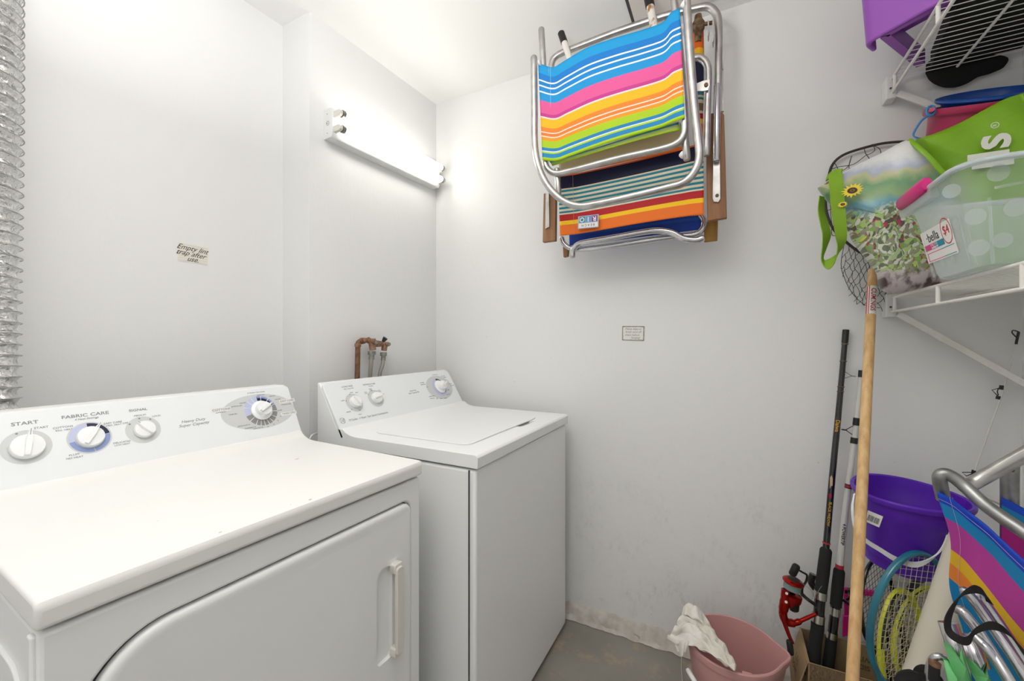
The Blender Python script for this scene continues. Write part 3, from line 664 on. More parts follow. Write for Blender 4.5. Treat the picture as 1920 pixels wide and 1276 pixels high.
# ================================================================== PIPES AND VALVE
off = .045
p0 = onW1(664, 780, off); p1 = onW1(668, 700, off); p2 = onW1(671, 640, off); p3 = onW1(690, 637, off)
pipe = thing('water_valve', 'weathered copper pipe and bronze twin washer valve on the wall behind the washer', 'valve', (p1.x, p1.y, .80))
bm = BM(); tube(bm, round_path([Vector((p1.x, p1.y, .80)), p2, p3], .016), .0105, 14); part('pipe', bm, M['copper'], pipe)
bm = BM(); cyl(bm, p2-Vector((0, 0, .022)), p2-Vector((0, 0, .008)), .013); cyl(bm, p2.lerp(p3, .35), p2.lerp(p3, .6), .0135); part('soldered_collar', bm, M['brass'], pipe)
def joint(u, v): return onW1(u, v, off+.004)
a = joint(697, 641); b = joint(722, 645)
bm = BM(); cyl(bm, p3-(a-p3).normalized()*.004, a, .013); cyl(bm, a, b, .0115); cyl(bm, a+Vector((0, 0, .014)), onW1(699, 656, off+.004), .0165, .014); cyl(bm, b+Vector((0, 0, .010)), onW1(720, 657, off+.004), .0145, .012)
cyl(bm, a, a+W1N*.022, .011); cyl(bm, b, b+W1N*.020, .010); cyl(bm, a.lerp(b, .5)-Vector((0, 0, .016)), a.lerp(b, .5)+Vector((0, 0, .008)), .012)
part('valve_body', bm, M['brass'], pipe, bevel=.0015)
bm = BM(); cyl(bm, a+W1N*.022, a+W1N*.030, .008, seg=8); cyl(bm, b+W1N*.020, b+W1N*.028, .008, seg=8); part('screw_plug', bm, M['zinc'], pipe)
l0 = onW1(712, 647, off+.03); l1 = onW1(718, 640, off+.05); l2 = onW1(723, 633, off+.06)
bm = BM(); cyl(bm, l0, l1, .003); lv = part('lever', bm, M['zinc'], pipe); bm = BM(); tube(bm, [l1, l1.lerp(l2, .5), l2], [.0055, .009, .0105], 12); part('lever_grip', bm, M['black'], lv)
for (u, v, r), (uu, vv, sd) in zip(((697, 659, .017), (719, 661, .0145)), ((694, 712, 'left'), (711, 712, 'right'))):
    q0 = onW1(u, v, off+.004); q1 = onW1(u, v+6, off+.004); q2 = onW1(u-.5, v+13, off+.004); q3 = onW1(uu, vv, off+.0); q4 = Vector((q3.x, q3.y, .85))
    mid = onW1((u+uu)/2+(2 if sd == 'right' else 0), (v+vv)/2-2, off+.006)
    h = thing('washer_hose', 'grey braided washer supply hose under the '+('left' if sd == 'left' else 'right')+' outlet of the copper valve', 'hose', (q4.x, q4.y, .85), 0, 'braided washer hoses')
    bm = BM(); tube(bm, smooth_path([q2, mid, q3, q4]), .0088 if sd == 'left' else .0080, 14); part('hose', bm, M['braid'], h)
    bm = BM(); cyl(bm, q0+Vector((0, 0, .002)), q1, r, seg=10); part('coupling_nut', bm, M['zinc'], h, bevel=.001)
    bm = BM(); cyl(bm, q1, q2-Vector((0, 0, .004)), r*.68, seg=16); part('ferrule', bm, M['zinc'], h)

# ================================================================== FOIL DUCT
bm = BM(); prof = []; R0 = .056; ctr = [(-1.470, .275, .86), (-1.462, .274, 1.3), (-1.448, .274, 1.75), (-1.446, .273, 2.1), (-1.455, .271, 2.48)]
pth = smooth_path([Vector(c) for c in ctr], 12); pitch = .0245; H = 1.60; nz = int(H/pitch*7); seg = 64; rings = []
def axis(z):
    for a_, b_ in zip(pth, pth[1:]):
        if a_.z <= z <= b_.z+1e-6: return a_.lerp(b_, (z-a_.z)/(b_.z-a_.z))
    return pth[-1].copy()
for i in range(nz+1):
    z = .87+H*i/nz; c = axis(z); ring = []
    for k in range(seg):
        a = 2*PI*k/seg; ph = ((z/pitch+k/seg) % 1.0); sag = math.sin(PI*ph); crk = noise.noise(Vector((math.cos(a)*6, math.sin(a)*6, z*70)))*.0042*sag
        r = R0-.0085*sag**.7+crk; ring.append(bm.verts.new((c.x+r*math.cos(a), c.y+r*math.sin(a), z)))
    rings.append(ring)
for a, b in zip(rings, rings[1:]):
    for k in range(seg): bm.faces.new((a[k], a[(k+1) % seg], b[(k+1) % seg], b[k]))
du = thing('foil_duct', 'crinkled silver foil dryer vent duct rising along the left wall', 'duct', (-1.47, .275, .87))
part('foil_sleeve', bm, M['foil'], du, fin=True)
bm = BM(); pts = []
for i in range(int(H/pitch)*28):
    t = i/28; z = .87+t*pitch; c = axis(min(z, 2.48)); a = -2*PI*(t); zz = z
    a = 2*PI*((-(z/pitch)) % 1.0); pts.append(Vector((c.x+(R0+.0006)*math.cos(a), c.y+(R0+.0006)*math.sin(a), z)))
tube(bm, pts, .0012, 6); part('spiral_wire', bm, M['alu'], du)

# ================================================================== NOTES
c = Vector((RC.x, RC.y, 0))
def onREC(u, v, off=0): return plane_at(u, v, c+W1N*off, W1N)
n1 = thing('paper_note', 'small lined handwritten note taped to the left wall reading empty lint trap after use', 'note', onREC(363, 491, .001))
FR = frame(onREC(363, 476, .0012), W1D+Vector((0, 0, .0)), (0, 0, 1))
w_ = (onREC(391, 476)-onREC(336, 476)).length; h_ = (onREC(363, 459)-onREC(363, 492)).length
R_ = FR @ Matrix.Rotation(D_(-1.5), 4, 'Z')
bm = BM(); box(bm, -w_/2, w_/2, -h_/2, h_/2, -.0008, 0, mtx=R_); part('paper', bm, M['paper'], n1)
bm = BM()
for k in range(8): box(bm, -w_/2*.96, w_/2*.96, h_*(.44-k*.125)-.0006, h_*(.44-k*.125)+.0006, 0, .0002, mtx=R_)
part('ruling', bm, M['paperline'], n1)
bm = BM(); text(bm, 'Empty lint', .024, R_ @ T2(-.004, h_*.27, .0003, D_(-3)), shear=.5, sx=.9); text(bm, 'trap after', .023, R_ @ T2(-.008, -h_*.03, .0003, D_(-3)), shear=.5, sx=.95); text(bm, 'use.', .024, R_ @ T2(-.002, -h_*.32, .0003, D_(-1)), shear=.5, sx=.9)
part('handwriting', bm, M['ink'], n1)
ctr_ = at(1187, 624.5, y=Y2-.0015); n2 = thing('paper_note', 'small faded note framed with brown tape on the far wall below the chairs', 'note', ctr_-Vector((0, 0, .03)))
FR = frame(ctr_, (1, 0, 0), (0, 0, 1)); FR = FR @ Matrix.Rotation(D_(-1.3), 4, 'Z')
w_ = .088; h_ = .0585
bm = BM(); box(bm, -w_/2, w_/2, -h_/2, h_/2, -.0012, 0, mtx=FR); part('paper', bm, M['label'], n2)
bm = BM()
def strip(x0, x1, y0, y1, horiz):
    n = 16; A = []; B = []
    for k in range(n+1):
        t = k/n; j = random.uniform(-.0008, .0008)
        if horiz: A.append(FR @ Vector((x0+(x1-x0)*t, y0, .0003))); B.append(FR @ Vector((x0+(x1-x0)*t, y1+j, .0003)))
        else: A.append(FR @ Vector((x0, y0+(y1-y0)*t, .0003))); B.append(FR @ Vector((x1+j, y0+(y1-y0)*t, .0003)))
    A = [bm.verts.new(p) for p in A]; B = [bm.verts.new(p) for p in B]
    for k in range(n): bm.faces.new((A[k], A[k+1], B[k+1], B[k]))
strip(-w_/2, w_/2, h_/2+.001, h_/2-.003, True); strip(-w_/2, w_/2, -h_/2-.001, -h_/2+.0028, True); strip(-w_/2-.001, -w_/2+.0030, -h_/2, h_/2, False); strip(w_/2+.001, w_/2-.0028, -h_/2, h_/2, False)
part('tape_border', bm, M['tape'], n2, fin=False, solid=.0003)
bm = BM()
for s, x, y in (('Please wipe or', 0, .018), ('brush sand off', 0, .0055), ('chairs before', -.004, -.0070), ('hanging!', .010, -.0185)): text(bm, s, .0125, FR @ T2(x, y, .0003), shear=.3, sx=.9)
part('handwriting', bm, M['pencil'], n2)
# ================================================================== FOLDED BEACH CHAIRS HUNG ON THE FAR WALL
YA, YBc, YC = 1.40, 1.53, 1.63
def pxs(pts, y): return [at(u, v, y=y+(q[0] if q else 0)) for (u, v, *q) in pts]
LAB = 'folded beach chair on the far wall, '
# ---- nearest chair: bright rainbow sling
ca = thing('folded_beach_chair', LAB+'nearest one, rainbow striped sling', 'beach chair', at(1150, 390, y=YA), 0, 'folded beach chairs hung on the wall')
bm = BM(); P = pxs([(1001, 108), (1002, 200), (1003, 275), (1012, 318), (1030, 352), (1056, 376), (1085, 386), (1120, 382), (1180, 369), (1250, 352), (1282, 342), (1302, 322), (1311, 295), (1309, 262), (1301, 190), (1293, 90), (1287, 0), (1284, -40)], YA-.025)
rtube(bm, smooth_path(P, 6), .0122, 16); part('front_leg_frame', bm, M['alu'], ca)
bm = BM(); P = pxs([(1015, 55), (1019, 130), (1021, 220), (1022, 296), (1027, 316), (1043, 325), (1075, 319), (1160, 297), (1240, 279), (1268, 269), (1281, 255), (1284, 232), (1279, 150), (1271, 60), (1262, -20)], YA)
rtube(bm, smooth_path(P, 6), .0112, 16); part('backrest_frame', bm, M['alu'], ca)
bm = BM(); P = pxs([(1044, 318), (1046, 345), (1047, 368)], YA+.012); rtube(bm, P, .0112, 14); part('seat_tube_end', bm, M['alu'], ca)
bm = BM(); P = pxs([(1281, 225), (1285, 265), (1288, 298)], YA+.012); rtube(bm, P, .0112, 14); part('seat_tube_end', bm, M['alu'], ca)
st = [(0, '#0f96d2'), (.10, '#0878c8'), (.165, '#eef2f4'), (.18, '#0a7fca'), (.22, '#eef2f4'), (.235, '#0a86ce'), (.283, '#eef2f4'), (.298, '#0c93d4'), (.38, '#e4599a'), (.51, '#c93a90'), (.545, '#f3dfe0'), (.56, '#f6bd0c'), (.655, '#f58a2a'), (.70, '#f7e6d8'), (.712, '#f6862a'), (.745, '#f7e6d8'), (.757, '#f7a01e'), (.79, '#b2d714'), (.865, '#1d88c4'), (.895, '#dfeef0'), (.907, '#b4dc14'), (.925, '#1b8bc8'), (.965, '#b4dc14')]
m_a = stripes('rainbow_sling', st)
def wv(i, j):  # sling droops between the tubes and wraps round them
    b = math.sin(PI*i); return Vector((0, .018*min(1, 6*min(i, 1-i))-.012, -.012*b+.004*math.sin(i*9+j*3)))
top = pxs([(1010, 122), (1030, 125), (1060, 112), (1100, 86), (1150, 67), (1200, 52), (1243, 40), (1255, 25), (1275, 20)], YA-.014); bot = pxs([(1018, 301), (1040, 300), (1070, 289), (1150, 261), (1230, 238), (1256, 229), (1284, 222)], YA-.014)
top = pxs([(1010, 119), (1034, 122), (1060, 106), (1100, 82), (1150, 64), (1200, 50), (1243, 36), (1257, 22), (1275, 17)], YA-.014)
bm = sheet(top, bot, 60, 40, lambda i, j: Vector((0, -.004+.016*min(1, 8*min(i, 1-i)), -.006*math.sin(PI*i)*(1-j))))
sl = part('striped_sling', bm, m_a, ca, solid=.002)
bm = BM()
for i0 in (.095, .12, .885, .91): 
    tp = smooth_path(top, 8); bt = smooth_path(bot, 8); a = tp[int(i0*(len(tp)-1))]; b = bt[int(i0*(len(bt)-1))]; tube(bm, [a.lerp(b, k/12)+Vector((0, .008-.0022, -.003*(1-k/12))) for k in range(13)], .0006, 5)
part('seam_stitching', bm, mat('light_thread', '#9fd0e6', .8), sl)
m_a2 = stripes('rainbow_sling_underside', [(0, '#b4dc14'), (.12, '#2b8cc4'), (.3, '#c7d77a'), (.45, '#c9dc8c'), (.72, '#b2da18')])
bm = sheet(pxs([(1030, 302), (1100, 282), (1200, 250), (1272, 228)], YA+.012), pxs([(1036, 311), (1062, 303), (1150, 276), (1230, 254), (1276, 243)], YA+.016), 40, 8); part('sling_underside', bm, m_a2, ca, solid=.002)
for (u, v, yy) in ((1020, 117, YA-.02), (1290, 8, YA-.03), (1287, 290, YA-.02), (1046, 360, YA-.02)):
    bm = BM(); c = at(u-6, v, y=yy); lathe(bm, [(.012, 0), (.010, .006), (.003, .012)], 16, frame(c, (0, -.2, 1), (0, 1, .2)), closed_top=True, closed_bottom=True); part('plastic_washer', bm, M['white_c'], ca)
# ---- middle chair: navy, teal, red, orange
cb = thing('folded_beach_chair', LAB+'middle one, navy, teal and red striped sling', 'beach chair', at(1190, 450, y=YBc), 0, 'folded beach chairs hung on the wall')
stb = [(0, '#ee6f1a'), (.02, '#0e1238'), (.225, '#e0d6bb'), (.25, '#178295'), (.285, '#e0d6bb'), (.32, '#178295'), (.355, '#e0d6bb'), (.39, '#178295'), (.425, '#e0d6bb'), (.46, '#178295'), (.495, '#e0d6bb'), (.53, '#178295'), (.565, '#e0d6bb'), (.60, '#178295'), (.63, '#e0d6bb'), (.655, '#b8141f'), (.76, '#fbc80c'), (.825, '#ef741c')]
m_b = stripes('navy_teal_sling', stb)
top = pxs([(1048, 333), (1120, 318), (1200, 300), (1280, 280), (1319, 272)], YBc); bot = pxs([(1052, 443), (1120, 432), (1200, 418), (1280, 406), (1320, 404)], YBc)
bm = sheet(top, bot, 60, 40, lambda i, j: Vector((0, .012*min(1, 8*min(i, 1-i))-.010, .004*(1-j)))); slb = part('striped_sling', bm, m_b, cb, solid=.002)
bm = BM()
for i0 in (.10, .115, .86, .875):
    tp = smooth_path(top, 8); bt = smooth_path(bot, 8); a = tp[int(i0*(len(tp)-1))]; b = bt[int(i0*(len(bt)-1))]; tube(bm, [a.lerp(b, k/12)+Vector((0, -.0018, -.002)) for k in range(13)], .0005, 5)
part('seam_stitching', bm, mat('tan_thread', '#c9a27a', .8), slb)
m_b2 = stripes('beige_pillow', [(0, '#cfbb94'), (.84, '#e9701d')])
bm = sheet(pxs([(1048, 300), (1150, 270), (1278, 238)], YBc-.045), pxs([(1049, 333), (1062, 327), (1150, 308), (1230, 291), (1278, 281)], YBc-.040), 40, 14, lambda i, j: Vector((0, 0, 0))); part('beige_head_flap', bm, m_b2, cb, solid=.003, label='beige flap with orange hem')
bm = sheet(pxs([(1296, 66), (1306, 58), (1318, 54)], YBc+.01), pxs([(1302, 268), (1310, 270), (1319, 268)], YBc+.01), 10, 40, lambda i, j: Vector((0, -.012*math.sin(PI*i), 0)))
m_b3 = stripes('orange_navy_sling_edge', [(0, '#ea6a1a'), (.17, '#f6b90c'), (.26, '#10143a'), (.56, '#1d7f8c'), (.585, '#ddd0b2'), (.605, '#1d7f8c'), (.625, '#ddd0b2'), (.655, '#7c6a52'), (.72, '#ddd0b2'), (.745, '#b8141f'), (.79, '#f6c20c'), (.835, '#ef741c')])
part('sling_edge', bm, m_b3, cb, solid=.004)
bm = BM(); rtube(bm, pxs([(1312, 40), (1313, 100), (1314, 270)], YBc+.03), .0125, 14); part('backrest_tube', bm, M['alu'], cb)
bm = BM(); lathe(bm, [(.010, -.03), (.012, 0), (.020, .012), (.021, .03), (.013, .045), (.011, .06)], 18, frame(at(1309, 62, y=YBc), (1, 0, 0), (0, 1, 0)), closed_top=True, closed_bottom=True); jt = part('rusty_joint', bm, M['rust'], cb)
bm = BM(); a = at(1298, 53, y=YBc); cyl(bm, a, a+Vector((.012, 0, 0)), .012, seg=6); cyl(bm, at(1316, 46, y=YBc), at(1338, 42, y=YBc), .006); part('bolt', bm, M['rust'], jt)
for u, v0, v1, ww in ((1328, 37, 67, .006), (1337, 34, 78, .005)):
    bm = BM(); a = at(u, v0, y=YBc-.01); b = at(u, v1, y=YBc-.01); prism(bm, [a-Vector((.002, 0, 0)), a+Vector((.002, 0, -.004)), b+Vector((ww*.5, 0, .02)), b, b-Vector((.002, 0, 0))], (0, .03, 0)); part('steel_hook_plate', bm, M['alu'], cb)
# small U frame and bracket
bm = BM(); P = pxs([(1292, 112), (1303, 108), (1314, 109), (1325, 120), (1328, 142), (1326, 200), (1324, 290)], YBc-.05); rtube(bm, smooth_path(P, 6), .0115, 14); part('arm_support_tube', bm, M['alu'], cb)
bm = BM(); prism(bm, [at(u, v, y=YBc-.07) for u, v in ((1294, 161), (1318, 151), (1331, 148), (1331, 160), (1328, 169), (1317, 171), (1294, 170))], (0, .004, 0)); br = part('flat_bracket', bm, M['alu'], cb, bevel=.001)
bm = BM(); a = at(1324, 158, y=YBc-.074); cyl(bm, a, a+Vector((0, .006, 0)), .006); part('rivet', bm, M['rust'], br)
# wooden arms
def board(pts, y, th, par, m, name='wooden_arm'):
    bm = BM(); prism(bm, [at(u, v, y=y) for u, v in pts], (0, th, 0)); return part(name, bm, m, par, bevel=.003)
ar = board(((1323, 215), (1353, 207), (1358, 215), (1363, 408), (1326, 414)), YBc+.005, .020, cb, M['oakarm'])
bm = BM(); prism(bm, [at(u, v, y=YBc-.001) for u, v in ((1337, 298), (1350, 296), (1351, 372), (1347, 379), (1338, 378), (1336, 372))], (0, .004, 0)); mp = part('metal_strip', bm, M['alu'], ar, bevel=.001)
bm = BM(); a = at(1344.5, 366, y=YBc-.003); cyl(bm, a, a+Vector((0, .004, 0)), .0055); part('rivet', bm, M['rust'], mp) if False else part('rivet', bm, M['rust'], ar)
ar2 = board(((1019, 362), (1042, 362), (1041, 451), (1017, 454)), YBc+.005, .020, cb, M['oakarm'])
bm = BM(); prism(bm, [at(u, v, y=YBc-.001) for u, v in ((1023, 362), (1029, 362), (1030, 425), (1022, 429))], (0, .004, 0)); part('metal_strip', bm, M['alu'], ar2, bevel=.001)
bm = BM(); rtube(bm, pxs([(1345, 160), (1344, 230), (1343, 300)], YBc+.002-.016), .0105, 14); part('arm_tube', bm, M['chrome'], cb)
# sewn badge, upside down like the chair
Fb = frame(at(1103, 415.5, y=YBc-.013), (-1, 0, .03), (0, 0, -1))
bm = BM(); box(bm, -.040, .040, -.024, .024, 0, .001, mtx=Fb); bd = part('sewn_badge', bm, M['lightblue'], slb)
bm = BM(); box(bm, -.037, .037, .004, .021, .0011, .0014, mtx=Fb); part('badge_strip', bm, M['label'], slb)
for i, (ch, cc) in enumerate((('R', '#7d3f86'), ('I', '#6f9bc9'), ('O', '#2f8f9b'))):
    x = -.024+.024*i; bm = BM(); box(bm, x-.0108, x+.0108, -.021, .001, .0012, .0016, mtx=Fb); part('badge_square', bm, mat('badge_square_'+ch, cc, .6), slb)
    bm = BM(); text(bm, ch, .024, Fb @ T2(x, -.010, .0018), bold=.0006); part('badge_letter', bm, M['label'], slb)
bm = BM(); text(bm, 'B E A C H', .012, Fb @ T2(0, .0125, .0016)); part('badge_lettering', bm, M['ink'], slb)
# ---- rear chair: blue sling, big frame
cc = thing('folded_beach_chair', LAB+'rearmost one, blue sling', 'beach chair', at(1190, 480, y=YC), 0, 'folded beach chairs hung on the wall')
m_c = stripes('blue_sling', [(0, '#1c50b4'), (.3, '#1741a4'), (.36, '#2c62c0'), (.44, '#1a48ae'), (.6, '#2558bb'), (.68, '#1843a8')])
bm = sheet(pxs([(1066, 400), (1190, 385), (1316, 370)], YC-.02), pxs([(1068, 460), (1100, 457), (1200, 443), (1314, 430)], YC-.02), 50, 20, lambda i, j: Vector((0, .01*math.sin(PI*i), 0))); part('striped_sling', bm, m_c, cc, solid=.002)
bm = BM(); P = pxs([(1073, 481), (1074, 469), (1084, 458), (1102, 453), (1150, 445), (1200, 436), (1232, 432), (1260, 436), (1282, 447), (1305, 450), (1318, 446)], YC-.05); rtube(bm, smooth_path(P, 6), .0118, 16); part('curved_front_tube', bm, M['chrome'], cc)
bm = BM(); P = pxs([(1053, 446), (1058, 457), (1072, 466), (1100, 466), (1160, 459), (1260, 444), (1300, 440), (1316, 430), (1320, 415), (1313, 402)], YC-.02); rtube(bm, smooth_path(P, 6), .0105, 16); part('seat_frame', bm, M['chrome'], cc)
bm = BM(); P = pxs([(1035, 150), (1034, 122), (1045, 104), (1085, 87), (1150, 62), (1200, 45), (1250, 29), (1300, 17), (1325, 13), (1340, 22), (1347, 45), (1347, 120), (1345, 200), (1342, 300)], YC-.06); rtube(bm, smooth_path(P, 6), .0125, 16); part('back_frame', bm, M['alu'], cc)
board(((1320, 415), (1346, 412), (1345, 450), (1320, 453)), YC-.005, .02, cc, M['oakarm2']); board(((1055, 462), (1066, 460), (1064, 480), (1056, 482)), YC+.01, .02, cc, M['oakarm'])
bm = BM(); prism(bm, [at(u, v, y=YC-.02) for u, v in ((1349, 118), (1355, 114), (1356, 128), (1349, 131))], (0, .02, 0)); part('end_bracket', bm, M['alu_dull'], cc)
bm = BM(); prism(bm, [at(u, v, y=YC-.01) for u, v in ((1349, 130), (1356, 130), (1357, 208), (1350, 208))], (0, .01, 0)); part('side_strip', bm, M['alu'], cc)
for (ua, va, ub, vb, y) in ((1052, 62, 1075, 130, YC-.085), (1216, -4, 1228, 60, YC-.085)):
    a = at(ua, va, y=y); b = at(ub, vb, y=y); b = a+(b-a)*1.1
    bm = BM(); tube(bm, [a+(b-a)*.2, b], .0115 if ua < 1100 else .0135, 14); lg = part('rusty_white_leg', bm, M['rustwhite'], cc)
    bm = BM(); tube(bm, [a-(b-a)*.02, a, a+(b-a)*.24], [.0105, .0135, .0135] if ua < 1100 else [.013, .0158, .0158], 14); part('black_foot_cap', bm, M['black'], lg)
# wall hook that carries them
bm = BM(); a = at(1190, 250, y=Y2-.004); 
prism(bm, [a+Vector((-.02, 0, -.05)), a+Vector((.02, 0, -.05)), a+Vector((.02, 0, .05)), a+Vector((-.02, 0, .05))], (0, .006, 0)); tube(bm, smooth_path([a, Vector((a.x, 1.60, a.z-.01)), Vector((a.x, 1.46, a.z-.01)), Vector((a.x, 1.44, a.z+.02))]), .006, 10)
single('wall_hook', bm, M['alu_dull'], 'grey steel wall hook carrying the folded beach chairs', 'hook')

# ================================================================== WIRE SHELVES ON THE RIGHT WALL
SX = .462; SY0 = .12; SY1 = 1.72
def wire_shelf(z, label, group, bracefix):
    sh = thing('wire_shelf', label, 'shelf', (SX, 1.2, z-.05), 0, group)
    for zz, nm in ((z, 'front_rail'), (z-.045, 'lower_rail')):
        bm = BM(); cyl(bm, (SX, SY0, zz), (SX, SY1+.012, zz), .0042, seg=10); part(nm, bm, M['wsteel'], sh)
    bm = BM(); nW = int((SY1-SY0)/.0235)
    for k in range(nW+1):
        y = SY1-k*.0235; tube(bm, [(SX+.002, y, z-.002), (XR-.006, y, z-.002)], .0013, 6)
    part('deck_wires', bm, M['wsteel'], sh)
    for x in (SX+.15, XR-.012):
        bm = BM(); cyl(bm, (x, SY0, z-.006), (x, SY1+.005, z-.006), .0038, seg=10); part('cross_rod', bm, M['wsteel'], sh)
    for y in (SY1-.02, SY1-.32, SY1-.655, SY1-.99):
        bm = BM(); cyl(bm, (SX, y, z-.045), (SX, y, z), .0050, seg=10); part('upright', bm, M['wsteel'], sh)
    # plastic end bracket screwed to the far wall
    bm = BM(); box(bm, SX-.015, SX+.012, SY1+.004, Y2-.001, z-.062, z+.012); eb = part('end_bracket', bm, M['white_c'], sh, bevel=.003, label='white plastic bracket')
    bm = BM(); cyl(bm, (SX-.004, SY1+.002, z-.03), (SX-.004, SY1+.0045, z-.03), .003, seg=10); part('screw_head', bm, M['gap'], eb)
    bm = BM(); a = Vector((SX+.012, 1.715, z-.052)); b = bracefix; d = (b-a).normalized(); n_ = Vector((0, 1, 0)).cross(d)*.009
    prism(bm, [a-n_, a+n_, b+n_, b-n_], (0, .006, 0)); part('diagonal_brace', bm, M['wsteel'], sh, bevel=.001)
    return sh
sl_lo = wire_shelf(1.366, 'white wire shelf holding the totes and clear tub on the right wall', 'white wire shelves', Vector((XR-.002, 1.715, 1.095)))
sl_hi = wire_shelf(2.060, 'white wire shelf near the ceiling holding the violet container', 'white wire shelves', Vector((XR-.002, 1.715, 1.79)))
# ================================================================== ON THE UPPER SHELF
DK = 2.064
k0 = Vector((.338, 1.500, DK)); d1 = Vector((.77, -.638, 0)); d2 = Vector((.55, .835, 0)).normalized()
pc = thing('plastic_container', 'violet plastic container with a raised rim overhanging the upper wire shelf', 'container', (k0.x+.08, k0.y, DK))
bm = BM(); q = []
def wallrun(h0, h1, th, inset=0, L1=.34, L2=.30, r=.03):
    a = k0+d1*L1; b = k0+d2*L2; path = round_path([a, k0, b], r, 8); out = []
    return path
path = wallrun(0, 0, 0); n_in = [(d1+d2).normalized()]
def run(bm, path, z0, z1, th, taper=0):
    rows = []
    for i, p in enumerate(path):
        t = (path[min(len(path)-1, i+1)]-path[max(0, i-1)]).normalized(); nn = Vector((t.y, -t.x, 0))
        if nn.dot((d1+d2)) < 0: nn = -nn
        rows.append([bm.verts.new(Vector((p.x, p.y, z0))), bm.verts.new(Vector((p.x, p.y, z1))-nn*taper), bm.verts.new(Vector((p.x, p.y, z1))+nn*(th-taper)), bm.verts.new(Vector((p.x, p.y, z0))+nn*th)])
    for a, b in zip(rows, rows[1:]):
        for k in range(4): bm.faces.new((a[k], a[(k+1) % 4], b[(k+1) % 4], b[k]))
    bm.faces.new(rows[0][::-1]); bm.faces.new(rows[-1])
p_near = round_path([k0+d1*.36, k0+Vector((0, 0, 0)), k0+d2*.06], .03, 8)
run(bm, p_near, DK, DK+.30, .012, .02); part('wall_panel', bm, M['lilac'], pc, bevel=.005)
bm = BM(); k1 = k0+Vector((.030, -.020, 0)); p_r = round_path([k1+d1*.36, k1, k1+d2*.26], .012, 6); run(bm, p_r, DK, DK+.045, .020, .0); part('raised_rim', bm, M['lilac'], pc, bevel=.004)
bm = BM(); run(bm, [k0+d1*.36+(d2*.01), k0+d2*.01], DK+.05, DK+.058, .12, 0); part('base_ledge', bm, M['lilac'], pc, bevel=.003)

bb = thing('black_bag', 'flat black fabric bag lying on the wires of the upper shelf', 'bag', (.60, 1.5, DK))
bm = BM(); Q = [at(u, v, z=DK+.001) for u, v in ((1830, -60), (1800, 0), (1766, 75), (1736, 140), (1884, 124), (1925, 88), (2020, 0), (2060, -60))]
Q = [Vector((min(q.x, XR-.02), min(q.y, 1.725), DK+.001)) for q in Q]
prism(bm, Q, (0, 0, .05)); part('bag_body', bm, M['blackcloth'], bb, bevel=.01)
bm = pillow([at(u, v, y=1.7445) for u, v in ((1735, 138), (1744, 152), (1765, 163), (1790, 164), (1812, 157), (1835, 144), (1862, 136), (1884, 124), (1884, 105), (1800, 100), (1742, 115))], .011, (0, -1, 0), 6, .002); part('drooping_flap', bm, M['blackcloth'], bb)

# ================================================================== LANDING NET ON THE WALL
ln = thing('landing_net', 'dark fishing landing net hanging on the far wall behind the totes', 'net', at(1620, 575, y=1.755))
hoop = pxs([(1790, 300), (1750, 275), (1705, 266), (1660, 268), (1620, 277), (1582, 290), (1562, 307), (1554, 330), (1548, 365), (1550, 398), (1562, 428), (1585, 452), (1620, 476), (1680, 490)], 1.752)
bm = BM(); tube(bm, smooth_path(hoop, 6), .0042, 8); part('hoop', bm, M['net'], ln)
bm = BM(); rng = random.Random(4)
def cord(pts, r=.0009): tube(bm, smooth_path(pxs([(u, v, rng.uniform(-.012, .004)) for u, v in pts], 1.745), 4), r, 5)
for c_ in ([(1565, 305), (1575, 320), (1590, 312), (1597, 292)], [(1597, 292), (1592, 310), (1595, 330), (1610, 350)], [(1556, 318), (1575, 312), (1600, 308), (1625, 290)], [(1620, 277), (1625, 290), (1640, 282), (1636, 270)], [(1636, 272), (1650, 280), (1655, 300), (1680, 310)], [(1625, 290), (1640, 310), (1660, 320)],
        [(1548, 360), (1556, 380), (1560, 420), (1575, 440)], [(1550, 395), (1562, 392), (1570, 400), (1580, 440)], [(1560, 420), (1560, 440), (1572, 442), (1585, 445)], [(1575, 440), (1572, 452), (1590, 455)]): cord(c_, .0011)
def inside(p, poly):
    c = False
    for (x1, y1), (x2, y2) in zip(poly, poly[1:]+poly[:1]):
        if (y1 > p[1]) != (y2 > p[1]) and p[0] < (x2-x1)*(p[1]-y1)/(y2-y1)+x1: c = not c
    return c
poly = [(1583, 455), (1577, 495), (1583, 520), (1597, 548), (1622, 572), (1650, 575), (1680, 560), (1680, 480), (1640, 470), (1600, 452)]
pts = {}
for j in range(-2, 14):
    for i in range(-2, 14):
        u = 1574+i*11+(5.5 if j % 2 else 0)-.10*(j*9); v = 452+j*10.5+i*3
        pts[i, j] = (u+rng.uniform(-3, 3), v+rng.uniform(-3, 3))
for (i, j), p in pts.items():
    if not inside(p, poly): continue
    for nb_ in ((i, j+1), (i+(1 if j % 2 else -1), j+1)):
        if nb_ in pts: 
            q = pts[nb_]; m_ = ((p[0]+q[0])/2+rng.uniform(-2, 2), (p[1]+q[1])/2+rng.uniform(0, 3)); cord([p, m_, q], .0008)
cord([(1583, 455), (1577, 495), (1583, 520), (1597, 548), (1622, 572), (1650, 577)], .0010)
part('netting', bm, M['net'], ln, stuff=True)

